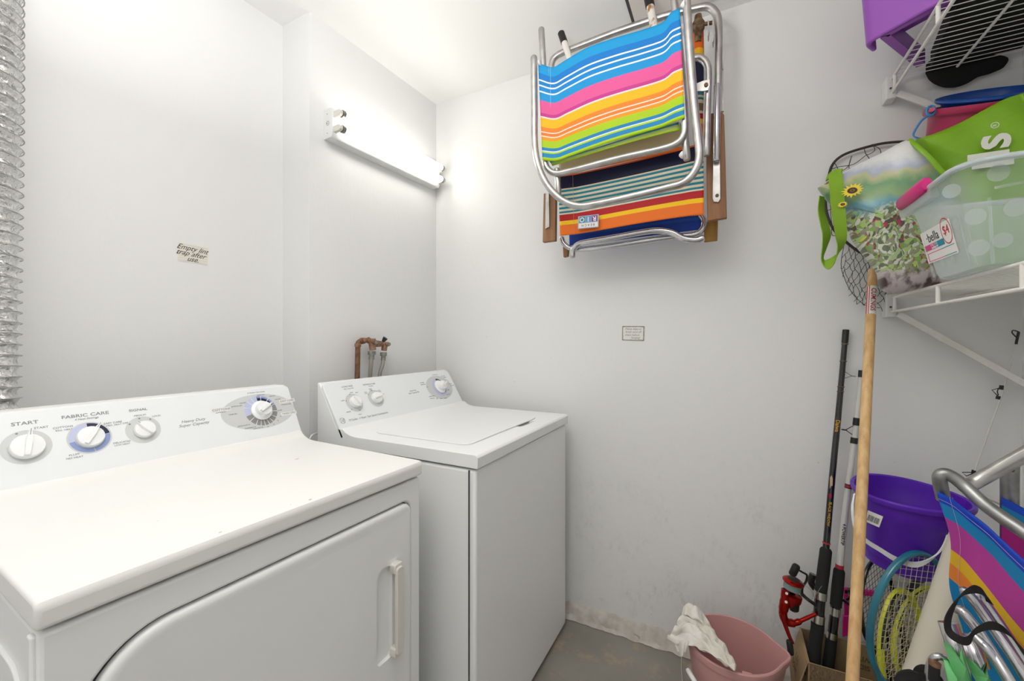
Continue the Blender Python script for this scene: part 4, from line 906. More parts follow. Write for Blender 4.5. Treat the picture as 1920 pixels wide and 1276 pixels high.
# ================================================================== TOTES ON THE LOWER SHELF
YT = 1.475
ft = thing('tote_bag', 'shopping tote printed with sunflowers and garden flowers lying on the lower shelf', 'bag', at(1690, 545, y=YT))
out = [(1533, 352), (1558, 334), (1592, 316), (1650, 288), (1705, 263), (1742, 296), (1768, 330), (1790, 380), (1800, 450), (1800, 505), (1775, 530), (1735, 538), (1695, 548), (1664, 549), (1650, 536), (1645, 515), (1628, 490), (1606, 462), (1593, 440), (1584, 415), (1576, 390), (1553, 378)]
bm = pillow(pxs(out, YT), .055, (0, -1, 0), 10, .020, 11, 1.0, .9); fl_ = part('printed_body', bm, M['floral'], ft)
bm = BM(); P = pxs([(1705, 262, -.015), (1724, 278, -.045), (1745, 298, -.055), (1762, 318, -.055), (1776, 332, -.05)], YT); tube(bm, smooth_path(P, 6), .0060, 10, flat=.5, flatdir=(0, 1, 0)); part('green_piping', bm, M['green'], ft)
bm = BM(); P = pxs([(1566, 326, -.045), (1568, 350, -.060), (1572, 395, -.060), (1577, 440, -.060), (1576, 462, -.055), (1566, 485, -.05), (1550, 496, -.045), (1542, 485, -.035), (1546, 462, -.03), (1550, 440, -.03), (1546, 420, -.025), (1540, 395, -.02), (1541, 368, -.015)], YT)
Wv = [Vector((.031, 0, 0)), Vector((.031, 0, 0)), Vector((.030, 0, 0)), Vector((.027, .01, 0)), Vector((.018, .022, .005)), Vector((.006, .02, .024)), Vector((-.002, .012, .028)), Vector((.008, .024, .014)), Vector((.014, .024, 0)), Vector((.022, .02, 0)), Vector((.022, .018, 0)), Vector((.018, .02, 0)), Vector((.014, .02, 0))]
ribbon(bm, P, Wv, .0022); part('strap', bm, M['greenweb'], ft, label='lime green webbing strap')
bm = BM(); P = pxs([(1550, 334, -.02), (1562, 324, -.03), (1578, 322, -.045)], YT); ribbon(bm, P, Vector((.004, .0, .016)), .003); part('strap_end', bm, M['greenweb'], ft, label='lime green webbing strap')
bm = BM(); prism(bm, pxs([(1546, 345, -.024), (1572, 325, -.030), (1596, 315, -.036), (1580, 322, -.032), (1556, 342, -.024)], YT), (0, .003, 0)); part('lining_edge', bm, M['card'], ft)
def petals(cu, cv, r, yy, cols, par, npet=15, name='printed_sunflower'):
    c_ = at(cu, cv, y=yy); fr = frame(c_, (1, 0, .0), (0, 0, 1)); bm = BM()
    vs_ = []
    for k in range(npet*2):
        a = PI*k/npet; rr = r*(1.0 if k % 2 == 0 else .66)*rng.uniform(.88, 1.08); vs_.append(bm.verts.new(fr @ Vector((rr*math.cos(a), rr*.72*math.sin(a)+rr*.12*math.cos(a), 0))))
    bm.faces.new(vs_).material_index = 0
    sector(bm, fr, 0, 0, 0, r*.42, 0, 2*PI, .0008, 1, ey=.72); sector(bm, fr, 0, 0, r*.10, r*.2, 0, 2*PI, .0012, 2, ey=.72)
    part(name, bm, cols, par, fin=False)
sunc = [mat('petal_yellow', '#ead03a', .5), mat('seed_brown', '#3a2416', .5), mat('seed_ochre', '#8a6a22', .5)]
petals(1598, 357, .026, YT-.068, sunc, fl_); petals(1580, 383, .012, YT-.066, sunc, fl_)

gt = thing('tote_bag', 'lime green shopping tote with cream lettering behind the clear tub', 'bag', at(1850, 500, y=YT+.04))
out = [(1716, 262), (1755, 249), (1800, 230), (1850, 203), (1885, 185), (1925, 172), (1990, 152), (2010, 200), (2012, 330), (2005, 470), (1950, 505), (1880, 512), (1820, 515), (1795, 470), (1785, 380), (1770, 330)]
P = [Vector((min(p.x, XR-.012), p.y, p.z)) for p in pxs(out, YT+.03)]
bm = pillow(P, .03, (0, -1, 0), 9, .014, 9, 1, .8); gb = part('bag_body', bm, M['green'], gt)
def gplane(u, v, dy=-.012): return at(u, v, y=YT-dy*0+(-.012))
o_ = at(1859, 266, y=YT-.012); ox = (at(1863, 215, y=YT-.012)-o_).normalized(); fr = frame(o_, (0, 0, 1), (-1, 0, -.06))
bm = BM(); text(bm, 's', .104, fr @ T2(0, 0, 0), bold=.0022); text(bm, 'l', .098, fr @ T2(-.032, .002, 0), bold=.0035); text(bm, 'l', .098, fr @ T2(-.054, -.006, 0), bold=.0035)
sector(bm, fr, .040, -.006, .0062, .0075, 0, 2*PI, .0005); text(bm, 'R', .011, fr @ T2(.040, -.006, 0))
part('printed_lettering', bm, M['cream'], gb)
bm = BM(); tube(bm, smooth_path(pxs([(1915, 178), (1930, 200), (1960, 225)], YT-.01), 5), .004, 8); part('seam_piping', bm, M['green'], gt)

# ================================================================== SAND BUCKETS
BX, BY = .628, 1.625
axis_ = Matrix.Translation((BX, BY, 1.885)) @ Matrix.Rotation(math.radians(4), 4, 'Y') @ Matrix.Rotation(math.radians(25), 4, 'X')
pb = thing('bucket', 'raspberry red sand bucket with a blue handle under the upper shelf', 'bucket', (BX, BY, 1.66))
bm = BM(); lathe(bm, [(.088, -.20), (.108, -.012), (.118, -.012), (.121, -.008), (.121, .006), (.108, .006), (.104, -.01), (.085, -.195)], 48, axis_, closed_bottom=True, closed_top=True); part('bucket_body', bm, M['pinkbk'], pb)
pv = at(1744, 209, y=1.585); 
bm = BM(); tube(bm, [pv+Vector((math.cos(a)*.009, -.004, math.sin(a)*.013)) for a in [2*PI*k/16 for k in range(16)]], .0032, 8, closed=True); hd = part('handle_eye', bm, M['bluehd'], pb)
bm = BM(); cyl(bm, pv+Vector((0, -.012, 0)), pv+Vector((.01, .02, 0)), .0065, seg=14); part('pivot', bm, M['pinkbk'], pb)
bm = BM(); P = [pv+Vector((-.004, -.004, -.012))]+pxs([(1728, 226), (1716, 244), (1713, 254), (1722, 259), (1745, 262), (1790, 262)], 1.60); ribbon(bm, P, Vector((.002, .012, .007)), .0035); part('handle', bm, M['bluehd'], pb)
ax2 = Matrix.Translation((BX+.014, BY-.005, 1.906)) @ Matrix.Rotation(math.radians(4), 4, 'Y') @ Matrix.Rotation(math.radians(30), 4, 'X')
b2_ = BM(); lathe(b2_, [(.070, -.12), (.098, -.006), (.108, -.006), (.112, -.002), (.112, .004), (.104, .006), (.097, -.004), (.068, -.115)], 48, ax2, closed_bottom=True, closed_top=True)
single('bucket', b2_, M['bluebk'], 'royal blue bucket nested inside the raspberry red bucket', 'bucket')

# ================================================================== CLEAR TUB
tb = thing('storage_tub', 'clear dotted plastic tub with hot pink handles on the lower wire shelf', 'tub', (.57, 1.22, 1.370))
def rr3(x0, x1, y0, y1, r, z): return [Vector((x, y, z)) for x, y in rrect(x0, y0, x1, y1, (r,)*4, 8)]
def loft(bm, loops, close=False):
    R_ = [[bm.verts.new(p) for p in l] for l in loops]
    for a, b in zip(R_, R_[1:]):
        for i in range(len(a)): bm.faces.new((a[i], a[(i+1) % len(a)], b[(i+1) % len(a)], b[i]))
    return R_
bm = BM(); L_ = [rr3(.442, .715, 1.112, 1.326, .03, 1.3705), rr3(.434, .722, 1.104, 1.334, .035, 1.374), rr3(.429, .727, 1.098, 1.340, .04, 1.385), rr3(.398, .745, 1.070, 1.365, .045, 1.528), rr3(.392, .750, 1.064, 1.371, .045, 1.534), rr3(.386, .754, 1.056, 1.379, .045, 1.556), rr3(.378, .760, 1.048, 1.387, .05, 1.559), rr3(.374, .763, 1.043, 1.392, .052, 1.556), rr3(.375, .762, 1.044, 1.391, .052, 1.546)]
R_ = loft(bm, L_); bm.faces.new(R_[0][::-1]); tbb = part('tub_body', bm, M['clear'], tb, solid=.0014)
bm = BM(); tube(bm, rr3(.377, .760, 1.047, 1.388, .052, 1.553), .0055, 10, closed=True, flat=1.0); part('rim', bm, mat('frosted_rim', '#dbe3e4', .25, alpha=.6), tb, label='frosted white rim')
pA = Vector((.429, 1.2, 1.385)); pB = Vector((.398, 1.2, 1.528)); upv = (pB-pA).normalized(); nE = Vector((0, -1, 0)).cross(upv).normalized()
if nE.x > 0: nE = -nE
pE = pA+nE*.0022
def onE(u, v, k=0): return plane_at(u, v, pE+nE*k, nE)
def onN(u, v, k=0):   # near long side
    a_ = Vector((.5, 1.098, 1.385)); u_ = Vector((0, 1.070-1.098, 1.528-1.385)).normalized(); n_ = Vector((1, 0, 0)).cross(u_); n_ = n_ if n_.y < 0 else -n_
    return plane_at(u, v, a_+n_*(.002+k), n_)
# label with price on the end
fr = frame(onE(1760, 455), (0, -1, 0), upv); lw = (onE(1728, 462)-onE(1792, 440)).length
inv = fr.inverted(); c4 = [inv @ onE(u, v) for u, v in ((1726, 438), (1782, 408), (1795, 473), (1742, 496))]
lx0 = (c4[0].x+c4[3].x)/2; lx1 = (c4[1].x+c4[2].x)/2; ly0 = (c4[2].y+c4[3].y)/2; ly1 = (c4[0].y+c4[1].y)/2
W_ = lx1-lx0; H_ = ly1-ly0; cx_ = (lx0+lx1)/2; cyy = (ly0+ly1)/2; fr = fr @ T2(cx_, cyy)
bm = BM(); box(bm, -W_/2, W_/2, -H_/2, H_/2, 0, .0006, mtx=fr); lb = part('price_label', bm, M['label'], tb)
bm = BM(); text(bm, '·bella', H_*.40, fr @ T2(-W_*.12, H_*.24, .0010)); text(bm, '', .01, fr) ; part('label_lettering', bm, M['ink'], lb)
bm = BM(); text(bm, '$4', H_*.36, fr @ T2(W_*.34, H_*.24, .0010)); sector(bm, fr, W_*.34, H_*.22, W_*.145, W_*.158, 0, 2*PI, .0010, ey=1.25, n=30); part('price_figure', bm, M['redink'], lb)
bm = BM(); box(bm, -W_*.47, -W_*.10, -H_*.12, H_*.06, .0007, .0009, mtx=fr); box(bm, -W_*.44, -W_*.42, -H_*.46, -H_*.20, .0007, .0009, mtx=fr); box(bm, -W_*.44, W_*.10, -H_*.46, -H_*.44, .0007, .0009, mtx=fr); box(bm, -W_*.44, W_*.05, -H_*.22, -H_*.20, .0007, .0009, mtx=fr); part('pink_band', bm, M['pinkclip'], lb)
bm = BM(); box(bm, -W_*.10, W_*.20, -H_*.12, H_*.06, .0007, .0009, mtx=fr); box(bm, W_*.10, W_*.46, -H_*.46, -H_*.44, .0007, .0009, mtx=fr); box(bm, W_*.05, W_*.46, -H_*.22, -H_*.20, .0007, .0009, mtx=fr); part('teal_band', bm, M['tealink'], lb)
bm = BM(); text(bm, '12 Qt.  11.4 L', H_*.085, fr @ T2(-W_*.13, H_*.01, .0012)); text(bm, 'Locking Lid', H_*.095, fr @ T2(-W_*.12, -H_*.075, .0012), bold=.0002); part('band_lettering', bm, M['label'], lb)
for u, v, r in ((1767, 492, .012), (1793, 420, .012), (1787, 487, .009)): c_ = onE(u, v, .0004); f_ = frame(c_, (0, -1, 0), upv); bm = BM(); sector(bm, f_, 0, 0, 0, r, 0, 2*PI, 0, n=20); part('frosted_dot', bm, M['dot'], tb, fin=False)
for u, v, r in ((1784, 358, .013), (1829, 406, .015), (1872, 324, .015), (1905, 389, .016), (1835, 464, .015), (1880, 450, .014)):
    c_ = onN(u, v, .0004); f_ = frame(c_, (1, 0, 0), (0, -.19, 1)); bm = BM(); sector(bm, f_, 0, 0, 0, r, 0, 2*PI, 0, n=22); part('frosted_dot', bm, M['dot'], tb, fin=False)
# moulded panel ridges
bm = BM()
for u0, v0, u1, v1 in ((1728, 430, 1752, 520), (1798, 402, 1822, 500)): tube(bm, [onE(u0, v0), onE(u1, v1)], .0022, 8)
for u0, v0, u1, v1 in ((1855, 370, 1862, 495), (1866, 352, 1925, 340)): tube(bm, [onN(u0, v0), onN(u1, v1)], .0024, 8)
part('moulded_ridge', bm, M['clear'], tb)
bm = BM(); a = at(1689, 386, x=.372); b = at(1738, 349, x=.372); a.z = b.z = 1.560
tube(bm, [a, a.lerp(b, .03), a.lerp(b, .5), a.lerp(b, .97), b], [.008, .0105, .0115, .0105, .008], 14, flat=1.5, flatdir=(0, 0, 1)); part('clip_handle', bm, M['pinkclip'], tb, label='hot pink clip handle')
bm = BM(); a2 = Vector((a.x+.01, a.y+.03, 1.537)); prism(bm, [Vector((.372, a.y+.02, 1.550)), Vector((.372, b.y-.01, 1.550)), Vector((.376, b.y-.01, 1.527)), Vector((.376, a.y+.02, 1.530))], (.014, 0, 0)); part('clip_ledge', bm, M['clear'], tb, bevel=.003)
# ================================================================== MOP BUCKET AND RAG
PBX, PBY, PBH = .012, 1.512, .262
mb = thing('bucket', 'dusty pink bucket with a pouring spout on the floor by the far wall', 'bucket', (PBX, PBY, 0))
def spout(a, z):
    s_ = math.exp(-((math.atan2(math.sin(a-.10), math.cos(a-.10)))/.26)**2); return 1+.17*s_*max(0, (z-.12)/.14)
bm = BM(); lathe(bm, [(.096, 0), (.100, .004), (.132, .236), (.132, .238), (.137, .240), (.1385, .250), (.1385, .259), (.136, PBH), (.131, PBH-.001), (.129, .250), (.098, .010)], 72, Matrix.Translation((PBX, PBY, 0)), closed_bottom=True, closed_top=True, rf=spout); part('bucket_body', bm, M['pinkb'], mb)
bm = BM(); a = at(1401, 1262, z=.236); prism(bm, [a+Vector((-.014, -.004, -.05)), a+Vector((.014, -.002, -.05)), a+Vector((.014, -.002, .0)), a+Vector((-.014, -.004, .0))], (0, .012, 0)); part('bail_lug', bm, M['pinkb'], mb, bevel=.003)
bm = BM(); a = at(1403, 1268, z=.215)+Vector((0, -.01, 0)); tube(bm, smooth_path([a+Vector((-.006, .006, .010)), a+Vector((.002, -.004, .012)), a+Vector((.006, -.004, 0)), a+Vector((.0, -.002, -.012)), a+Vector((-.02, -.006, -.06)), Vector((-.06, 1.37, .10)), Vector((-.115, 1.40, .12)), Vector((-.135, 1.46, .17)), Vector((-.128, 1.50, .222))]), .0018, 6)
bl = part('wire_bail', bm, M['steelband'], mb)
bm = BM(); rtube(bm, [at(1290, 1256, y=1.42), at(1296, 1266, y=1.405), at(1306, 1282, y=1.39)], .0075, 12); part('bail_grip', bm, M['white_c'], bl)
rg = BM(); rng = random.Random(11)
top = pxs([(1284, 1137, .02), (1296, 1136, .02), (1314, 1147, .03), (1330, 1168, .02), (1348, 1196, -.02), (1366, 1222, -.06), (1381, 1246, -.09)], 1.49)
bot = pxs([(1250, 1195, -.02), (1262, 1200, -.02), (1284, 1204, -.03), (1300, 1212, -.05), (1322, 1226, -.08), (1350, 1238, -.10), (1378, 1248, -.11)], 1.46)
def crumple(i, j): 
    q = Vector((i*5, j*4, 2)); return Vector((0, -.020*math.sin(PI*j)*(1-.5*i)+.016*noise.noise(q*1.4), .014*math.sin(PI*i)*math.sin(PI*j)*1.2+.014*noise.noise(q*2.1+Vector((9, 0, 0)))+.005*math.sin(i*8+j*22)))
rgo = thing('cleaning_rag', 'crumpled white rag draped over the edge of the dusty pink bucket', 'rag', (-.05, 1.45, .18))
bm = sheet(top, bot, 46, 30, crumple); part('rag_cloth', bm, M['rag'], rgo, solid=.003, sub=1)
bm = sheet(pxs([(1262, 1197, -.02), (1280, 1200, -.03), (1292, 1203, -.045)], 1.46), pxs([(1270, 1222, -.03), (1277, 1228, -.035), (1284, 1224, -.045)], 1.455), 14, 14, lambda i, j: Vector((0, .008*math.sin(i*9), 0))); part('hanging_corner', bm, M['rag'], rgo, solid=.003, sub=1)
bm = sheet(pxs([(1283, 1137, .015), (1296, 1133, .02), (1314, 1143, .02)], 1.49), pxs([(1284, 1152, .0), (1300, 1158, .0), (1322, 1170, .0)], 1.48), 18, 12, lambda i, j: Vector((0, -.02*math.sin(PI*j), .004*math.sin(i*11)))); part('folded_roll', bm, M['rag'], rgo, solid=.004, sub=1)

# ================================================================== CARDBOARD BOX
KX0, KX1, KY0, KY1, KZ = .218, .500, 1.545, 1.722, .245
cbx = thing('cardboard_box', 'open brown cardboard box on the floor holding the fishing rods', 'box', ((KX0+KX1)/2, (KY0+KY1)/2, 0))
bm = BM(); t = .004
for x0, x1, y0, y1 in ((KX0, KX0+t, KY0, KY1), (KX1-t, KX1, KY0, KY1), (KX0+t, KX1-t, KY0, KY0+t), (KX0+t, KX1-t, KY1-t, KY1)): box(bm, x0, x1, y0, y1, 0, KZ)
box(bm, KX0, KX1, KY0, KY1, 0, .004); bx_ = part('box_body', bm, M['card'], cbx)
bm = BM(); a = Vector((KX0, KY0, KZ)); b = Vector((KX0, KY1-.02, KZ)); c_ = at(1486, 1217, y=1.60)
prism(bm, [Vector((KX0, KY0, KZ)), Vector((KX0, KY1-.02, KZ)), Vector((KX0-.03, KY1-.03, KZ-.10)), Vector((KX0-.035, KY0+.006, KZ-.13))], (-.004, 0, .0005)); part('side_flap', bm, M['card'], cbx)
fr = frame(Vector((KX0-.019, KY0+.055, KZ-.045)), (0, -1, 0), (.26, 0, 1)); fr = fr @ Matrix.Translation((0, 0, .006))
bm = BM(); text(bm, 'L.5 L', .024, fr @ T2(0, .010), bold=.0006); text(bm, 'DOWL', .024, fr @ T2(.0, -.018), bold=.0006); part('printed_lettering', bm, M['cardink'], cbx)
fr = frame(Vector((.40, KY1-t-.001, .17)), (-1, 0, 0), (0, 0, -1)); fr = fr @ Matrix.Scale(-1, 4, Vector((0, 0, 1)))
fr = frame(Vector((.385, KY1-t-.001, .185)), (1, 0, 0), (0, 0, 1)) @ Matrix.Rotation(PI, 4, 'Z')
bm = BM(); text(bm, 'SIDE', .022, fr @ T2(0, .012), bold=.0005); text(bm, 'WITH', .022, fr @ T2(0, -.014), bold=.0005); part('printed_lettering', bm, M['cardink'], cbx)

# ================================================================== FISHING RODS
def rodpt(u, v, y0=1.62, v0=1200, y1=1.752, v1=620): return at(u, v, y=y0+(y1-y0)*(v0-v)/(v0-v1))
r1 = thing('fishing_rod', 'black fishing rod with a metallic red spinning reel standing in the cardboard box', 'fishing rod', rodpt(1520, 1268), 0, 'fishing rods in the corner')
bm = BM(); tube(bm, smooth_path([rodpt(*p) for p in ((1586, 619), (1577, 720), (1571, 786), (1561, 888), (1548.5, 1030))]), [.0080, .0096], 14); part('blank', bm, M['rodblack'], r1)
bm = BM(); tube(bm, [rodpt(1586.1, 618), rodpt(1584, 642)], .0094, 14); part('ferrule', bm, M['black'], r1)
bm = BM(); P = [rodpt(*p) for p in ((1549, 1027), (1548.5, 1031), (1544, 1070), (1539, 1108))]; tube(bm, P, [.0125, .0165, .0172, .0168], 18); part('fore_grip', bm, M['blackrub'], r1)
bm = BM(); cyl(bm, rodpt(1539, 1105), rodpt(1533, 1172), .0150, seg=18); st_ = part('reel_seat', bm, M['rodblack'], r1)
for v0, v1, u0, u1 in ((1108, 1122, 1539, 1537.5), (1151, 1166, 1535, 1533.5)):
    bm = BM(); cyl(bm, rodpt(u0, v0), rodpt(u1, v1), .0176, seg=18); part('steel_hood', bm, M['steelband'], st_)
bm = BM(); P = [rodpt(*p) for p in ((1533, 1168), (1533, 1176), (1529, 1200), (1525, 1235), (1522, 1268))]; tube(bm, P, [.0180, .0180, .0175, .019, .019], 18); part('rear_grip', bm, M['blackrub'], r1)
bm = BM(); 
for v, u in ((644, 1584), (676, 1581), (724, 1576.6), (733, 1575.8)): cyl(bm, rodpt(u, v), rodpt(u, v+1.6), .0101, seg=14)
part('thread_wrap', bm, M['rust'], r1)
bm = BM(); cyl(bm, rodpt(1549.7, 1016), rodpt(1549.5, 1018.5), .0112, seg=14); part('red_ring', bm, M['redline'], r1)
def guide(par, p, dirv, L, h=.022, m='black', r=.0013, ring=.007):
    d = Vector(dirv); up = Vector((0, 0, 1)); tip = p+d*L; bm = BM()
    tube(bm, [p+up*h, tip], r, 6); tube(bm, [p-up*h, tip], r, 6); e = up.cross(d).normalized()
    tube(bm, [tip+d*(ring*math.cos(a))+e*(ring*math.sin(a))+d*ring*.6 for a in [2*PI*k/18 for k in range(18)]], r, 6, closed=True); part('line_guide', bm, M[m], par)
guide(r1, rodpt(1580, 702), (.9, -.15, -.12), .026, .014, 'zinc')
def facing(p, along, r):
    n_ = Vector((0, 0, CAM_H))-p; n_.z = 0; al = Vector(along).normalized(); n_ = (n_-al*n_.dot(al)).normalized(); f_ = frame(p+n_*r, al, n_.cross(al)); return f_
al1 = rodpt(1561, 888)-rodpt(1577, 720)
bm = BM(); text(bm, 'Daiwa', .0155, facing(rodpt(1569.8, 798), al1, .0093), bold=.0003, ext=.0003); text(bm, 'BLACK WIDOW', .0105, facing(rodpt(1554.5, 962), al1, .0100), bold=.0002, ext=.0003); part('gold_lettering', bm, M['gold'], r1)
bm = BM(); a = rodpt(1559.5, 905)+Vector((-.003, -.0088, 0)); prism(bm, [a+Vector(p) for p in ((-.004, 0, -.02), (.003, 0, -.022), (.004, 0, .018), (.001, 0, .028), (-.003, 0, .020))], (0, -.0012, 0)); part('pale_inlay', bm, M['beige'], r1)
bm = BM(); a = rodpt(1557.5, 928)+Vector((-.003, -.0098, 0)); box(bm, -.0035, .0035, 0, .001, -.007, .007, mtx=Matrix.Translation(a)); part('red_inlay', bm, M['redline'], r1)
# reel
def rp(u, v, dy=0): return at(u, v, y=1.600+dy)
ax0, ax1 = rp(1481, 1122), rp(1491, 1070); ax = (ax1-ax0).normalized()
reel = part('spinning_reel', lathe(BM(), [(.001, -.034), (.020, -.030), (.0285, -.012), (.0290, .004), (.0265, .006), (.010, .007)], 28, frame(rp(1484, 1118), ax.cross(Vector((0, 1, 0))), Vector((0, 1, 0)).cross(ax).cross(ax)) if False else Matrix.Translation(rp(1484, 1116)) @ ax.to_track_quat('Z', 'Y').to_matrix().to_4x4()), M['redmetal'], r1, label='metallic red reel body')
mx_ = Matrix.Translation(rp(1485, 1103)) @ ax.to_track_quat('Z', 'Y').to_matrix().to_4x4()
bm = BM(); lathe(bm, [(.010, .000), (.0245, .0), (.0245, .020), (.010, .022)], 30, mx_, closed_bottom=True, closed_top=True); part('wound_line', bm, M['line'], reel)
bm = BM(); lathe(bm, [(.024, .019), (.0300, .022), (.0300, .025), (.024, .030), (.012, .034)], 30, mx_, closed_bottom=True, closed_top=True); part('spool_flange', bm, M['redmetal'], reel)
bm = BM(); lathe(bm, [(.018, .029), (.017, .034), (.006, .038)], 24, mx_, closed_bottom=True, closed_top=True); part('spool_cap', bm, M['black'], reel)
bm = BM(); rtube(bm, [rp(1486, 1075, -.02), rp(1493, 1061, -.025)], .011, 16); part('drag_knob', bm, M['black'], reel)
bm = BM(); tube(bm, smooth_path([rp(1494, 1066, -.02), rp(1504, 1072, -.02), rp(1513, 1078, -.015), rp(1511, 1090, -.01), rp(1505, 1100, -.01), rp(1504, 1112, -.01)]), .0032, 8); tube(bm, smooth_path([rp(1503, 1112, -.01), rp(1512, 1121, -.01), rp(1530, 1134, .0)]), .0055, 8); part('bail_arm', bm, M['black'], reel)
bm = BM(); tube(bm, smooth_path([rp(1473, 1105, -.018), rp(1471, 1130, -.018), rp(1468, 1150, -.012), rp(1474, 1164, -.005), rp(1490, 1167, 0), rp(1508, 1160, .008), rp(1530, 1150, .012)]), [.012, .014, .012, .012, .012, .009, .006, .0055], 12); part('reel_stem', bm, M['redmetal'], reel)
bm = BM(); cyl(bm, rp(1488, 1126, -.01), rp(1489, 1142, -.005), .017, .013); part('gear_housing', bm, M['black'], reel)
bm = BM(); tube(bm, smooth_path([rp(1466, 1150, -.035), rp(1472, 1170, -.037), rp(1480, 1192, -.04), rp(1487, 1206, -.042)]), [.0075, .0042], 10); ck = part('crank_arm', bm, M['redmetal'], reel)
bm = BM(); rtube(bm, [rp(1480, 1202, -.048), rp(1483, 1224, -.048)], .0088, 14); part('crank_knob', bm, M['black'], ck)
bm = BM()
for u, v in ((1475, 1112), (1474, 1128)): cyl(bm, rp(u, v, -.034), rp(u, v, -.028), .004, seg=10)
part('screw', bm, M['steelband'], reel)
bm = BM(); tube(bm, smooth_path([rp(1480, 1103, -.03), rp(1497, 1113, -.03), rp(1520, 1124, -.01), rp(1541, 1098, 0)]), .0006, 5); tube(bm, smooth_path([rp(1500, 1090, -.02), rp(1520, 1105, -.02), rp(1526, 1118, -.01)]), .0006, 5); part('loose_line', bm, M['line'], reel)

def rod2(u, v): return at(u, v, y=1.66+(1.752-1.66)*(1200-v)/(1200-690))
r2 = thing('fishing_rod', 'white fishing rod with black grip standing beside the black rod', 'fishing rod', rod2(1550, 1262), 0, 'fishing rods in the corner')
bm = BM(); tube(bm, [rod2(*p) for p in ((1614.5, 700), (1608, 770), (1598.5, 850), (1587, 940), (1574.5, 1058))], [.0062, .0100], 14); part('blank', bm, M['rodwhite'], r2)
for v0, v1, u0, u1, r, nm, mt in ((694, 707, 1615, 1614, .0068, 'tip_ferrule', 'black'), (783, 797, 1606.5, 1605, .0086, 'black_wrap', 'black'), (820, 831, 1602, 1600.7, .0090, 'black_wrap', 'black'), (907, 915, 1591.3, 1590.3, .0090, 'black_wrap', 'black'), (909, 913, 1591.1, 1590.5, .0092, 'red_band', 'redline'), (1058, 1067, 1574.5, 1573.6, .0106, 'red_band', 'redline')):
    bm = BM(); cyl(bm, rod2(u0, v0), rod2(u1, v1), r+.001, seg=14); part(nm, bm, M[mt], r2)
bm = BM(); tube(bm, [rod2(*p) for p in ((1573.8, 1064), (1573.4, 1070), (1570.5, 1100), (1567, 1135))], [.011, .0155, .0165, .0160], 16); part('fore_grip', bm, M['blackrub'], r2)
bm = BM(); cyl(bm, rod2(1567, 1130), rod2(1559, 1200), .0130); s2_ = part('reel_seat', bm, M['rodblack'], r2)
for v0, v1, u0, u1 in ((1138, 1152, 1566, 1564.5), (1184, 1196, 1560.5, 1559)):
    bm = BM(); cyl(bm, rod2(u0, v0), rod2(u1, v1), .0152, seg=16); part('steel_hood', bm, M['steelband'], s2_)
bm = BM(); tube(bm, [rod2(1559, 1197), rod2(1556, 1225), rod2(1551, 1262)], .0155, 16); part('rear_grip', bm, M['blackrub'], r2)
guide(r2, rod2(1604, 807), (-.93, -.3, .05), .030, .020)
bm = BM(); tube(bm, smooth_path([rod2(1597, 1104), rod2(1600, 1120), rod2(1592, 1128)]), .012, 10); tube(bm, smooth_path([rod2(1530, 1090)+Vector((0, .05, 0)), rod2(1526, 1105)+Vector((0, .05, 0)), rod2(1534, 1118)+Vector((0, .05, 0))]), .011, 10); tube(bm, smooth_path([rod2(1572, 1118), rod2(1585, 1128), rod2(1600, 1138)]), .004, 8); part('dark_reel', bm, M['rodblack'], r2)
fr = facing(rod2(1581.0, 1000), rod2(1574.5, 1058)-rod2(1587, 940), .0098); bm = BM(); text(bm, '4 POWERTIP', .012, fr, bold=.0003, ext=.0003); part('black_lettering', bm, M['ink'], r2)

def rod3(u, v): return at(u, v, y=1.735)
r3 = thing('fishing_rod', 'thin white fishing rod tip with black guides by the right corner', 'fishing rod', rod3(1790, 1010), 0, 'fishing rods in the corner')
bm = BM(); tube(bm, [rod3(1906, 642), rod3(1880, 735), rod3(1826, 886), rod3(1790, 1010)], [.0016, .0036], 8); part('blank', bm, M['rodwhite'], r3)
bm = BM(); tube(bm, [rod3(1910, 622), rod3(1905, 645)], .0032, 8); tube(bm, smooth_path([rod3(1911, 622), rod3(1900, 619), rod3(1898, 624), rod3(1908, 634)]), .0016, 6); part('tip_guide', bm, M['black'], r3)
for (u, v) in ((1878, 726), (1826, 885)):
    bm = BM(); cyl(bm, rod3(u, v-4), rod3(u-1, v+4), .0048, seg=10); 
    if v < 800: cyl(bm, rod3(u-6, v+16), rod3(u-7.5, v+22), .0048, seg=10); tube(bm, [rod3(u, v), rod3(u-18, v+5), rod3(u-7, v+16)], .0013, 6); tube(bm, [rod3(u-6, v+1), rod3(u-8, v+8), rod3(u-6, v+15)], .0013, 6)
    else: tube(bm, [rod3(u, v), rod3(u-22, v+0), rod3(u-14, v+7), rod3(u-4, v+3)], .0014, 6)
    part('line_guide', bm, M['black'], r3)

# ================================================================== BROOM POLE
pt = at(1637, 506, y=1.722); pbm = at(1598, 1276, d=.985); pdir = (pbm-pt).normalized(); pf = pt+pdir*((pt.z-.002)/-pdir.z)
bp = thing('broom_pole', 'long pale wooden broom pole leaning up against the lower shelf bracket', 'pole', (pf.x, pf.y, 0))
bm = BM(); tube(bm, [pt, pt+pdir*.004, pf], [.0115, .0128, .0128], 20); wp = part('wooden_pole', bm, M['pine'], bp)
l0_ = at(1635, 540, y=1.70); 
def onpole(t): return pt+pdir*t
t0, t1 = .065, .165
bm = BM(); cyl(bm, onpole(t0), onpole(t1), .01315, seg=24); st2 = part('paper_sticker', bm, M['label'], wp)
nrm_ = (Vector((0, 0, CAM_H))-onpole(.1)); nrm_ = (nrm_-pdir*nrm_.dot(pdir)).normalized(); side = pdir.cross(nrm_)
if side.dot(_R) < 0: side = -side
bm = BM()
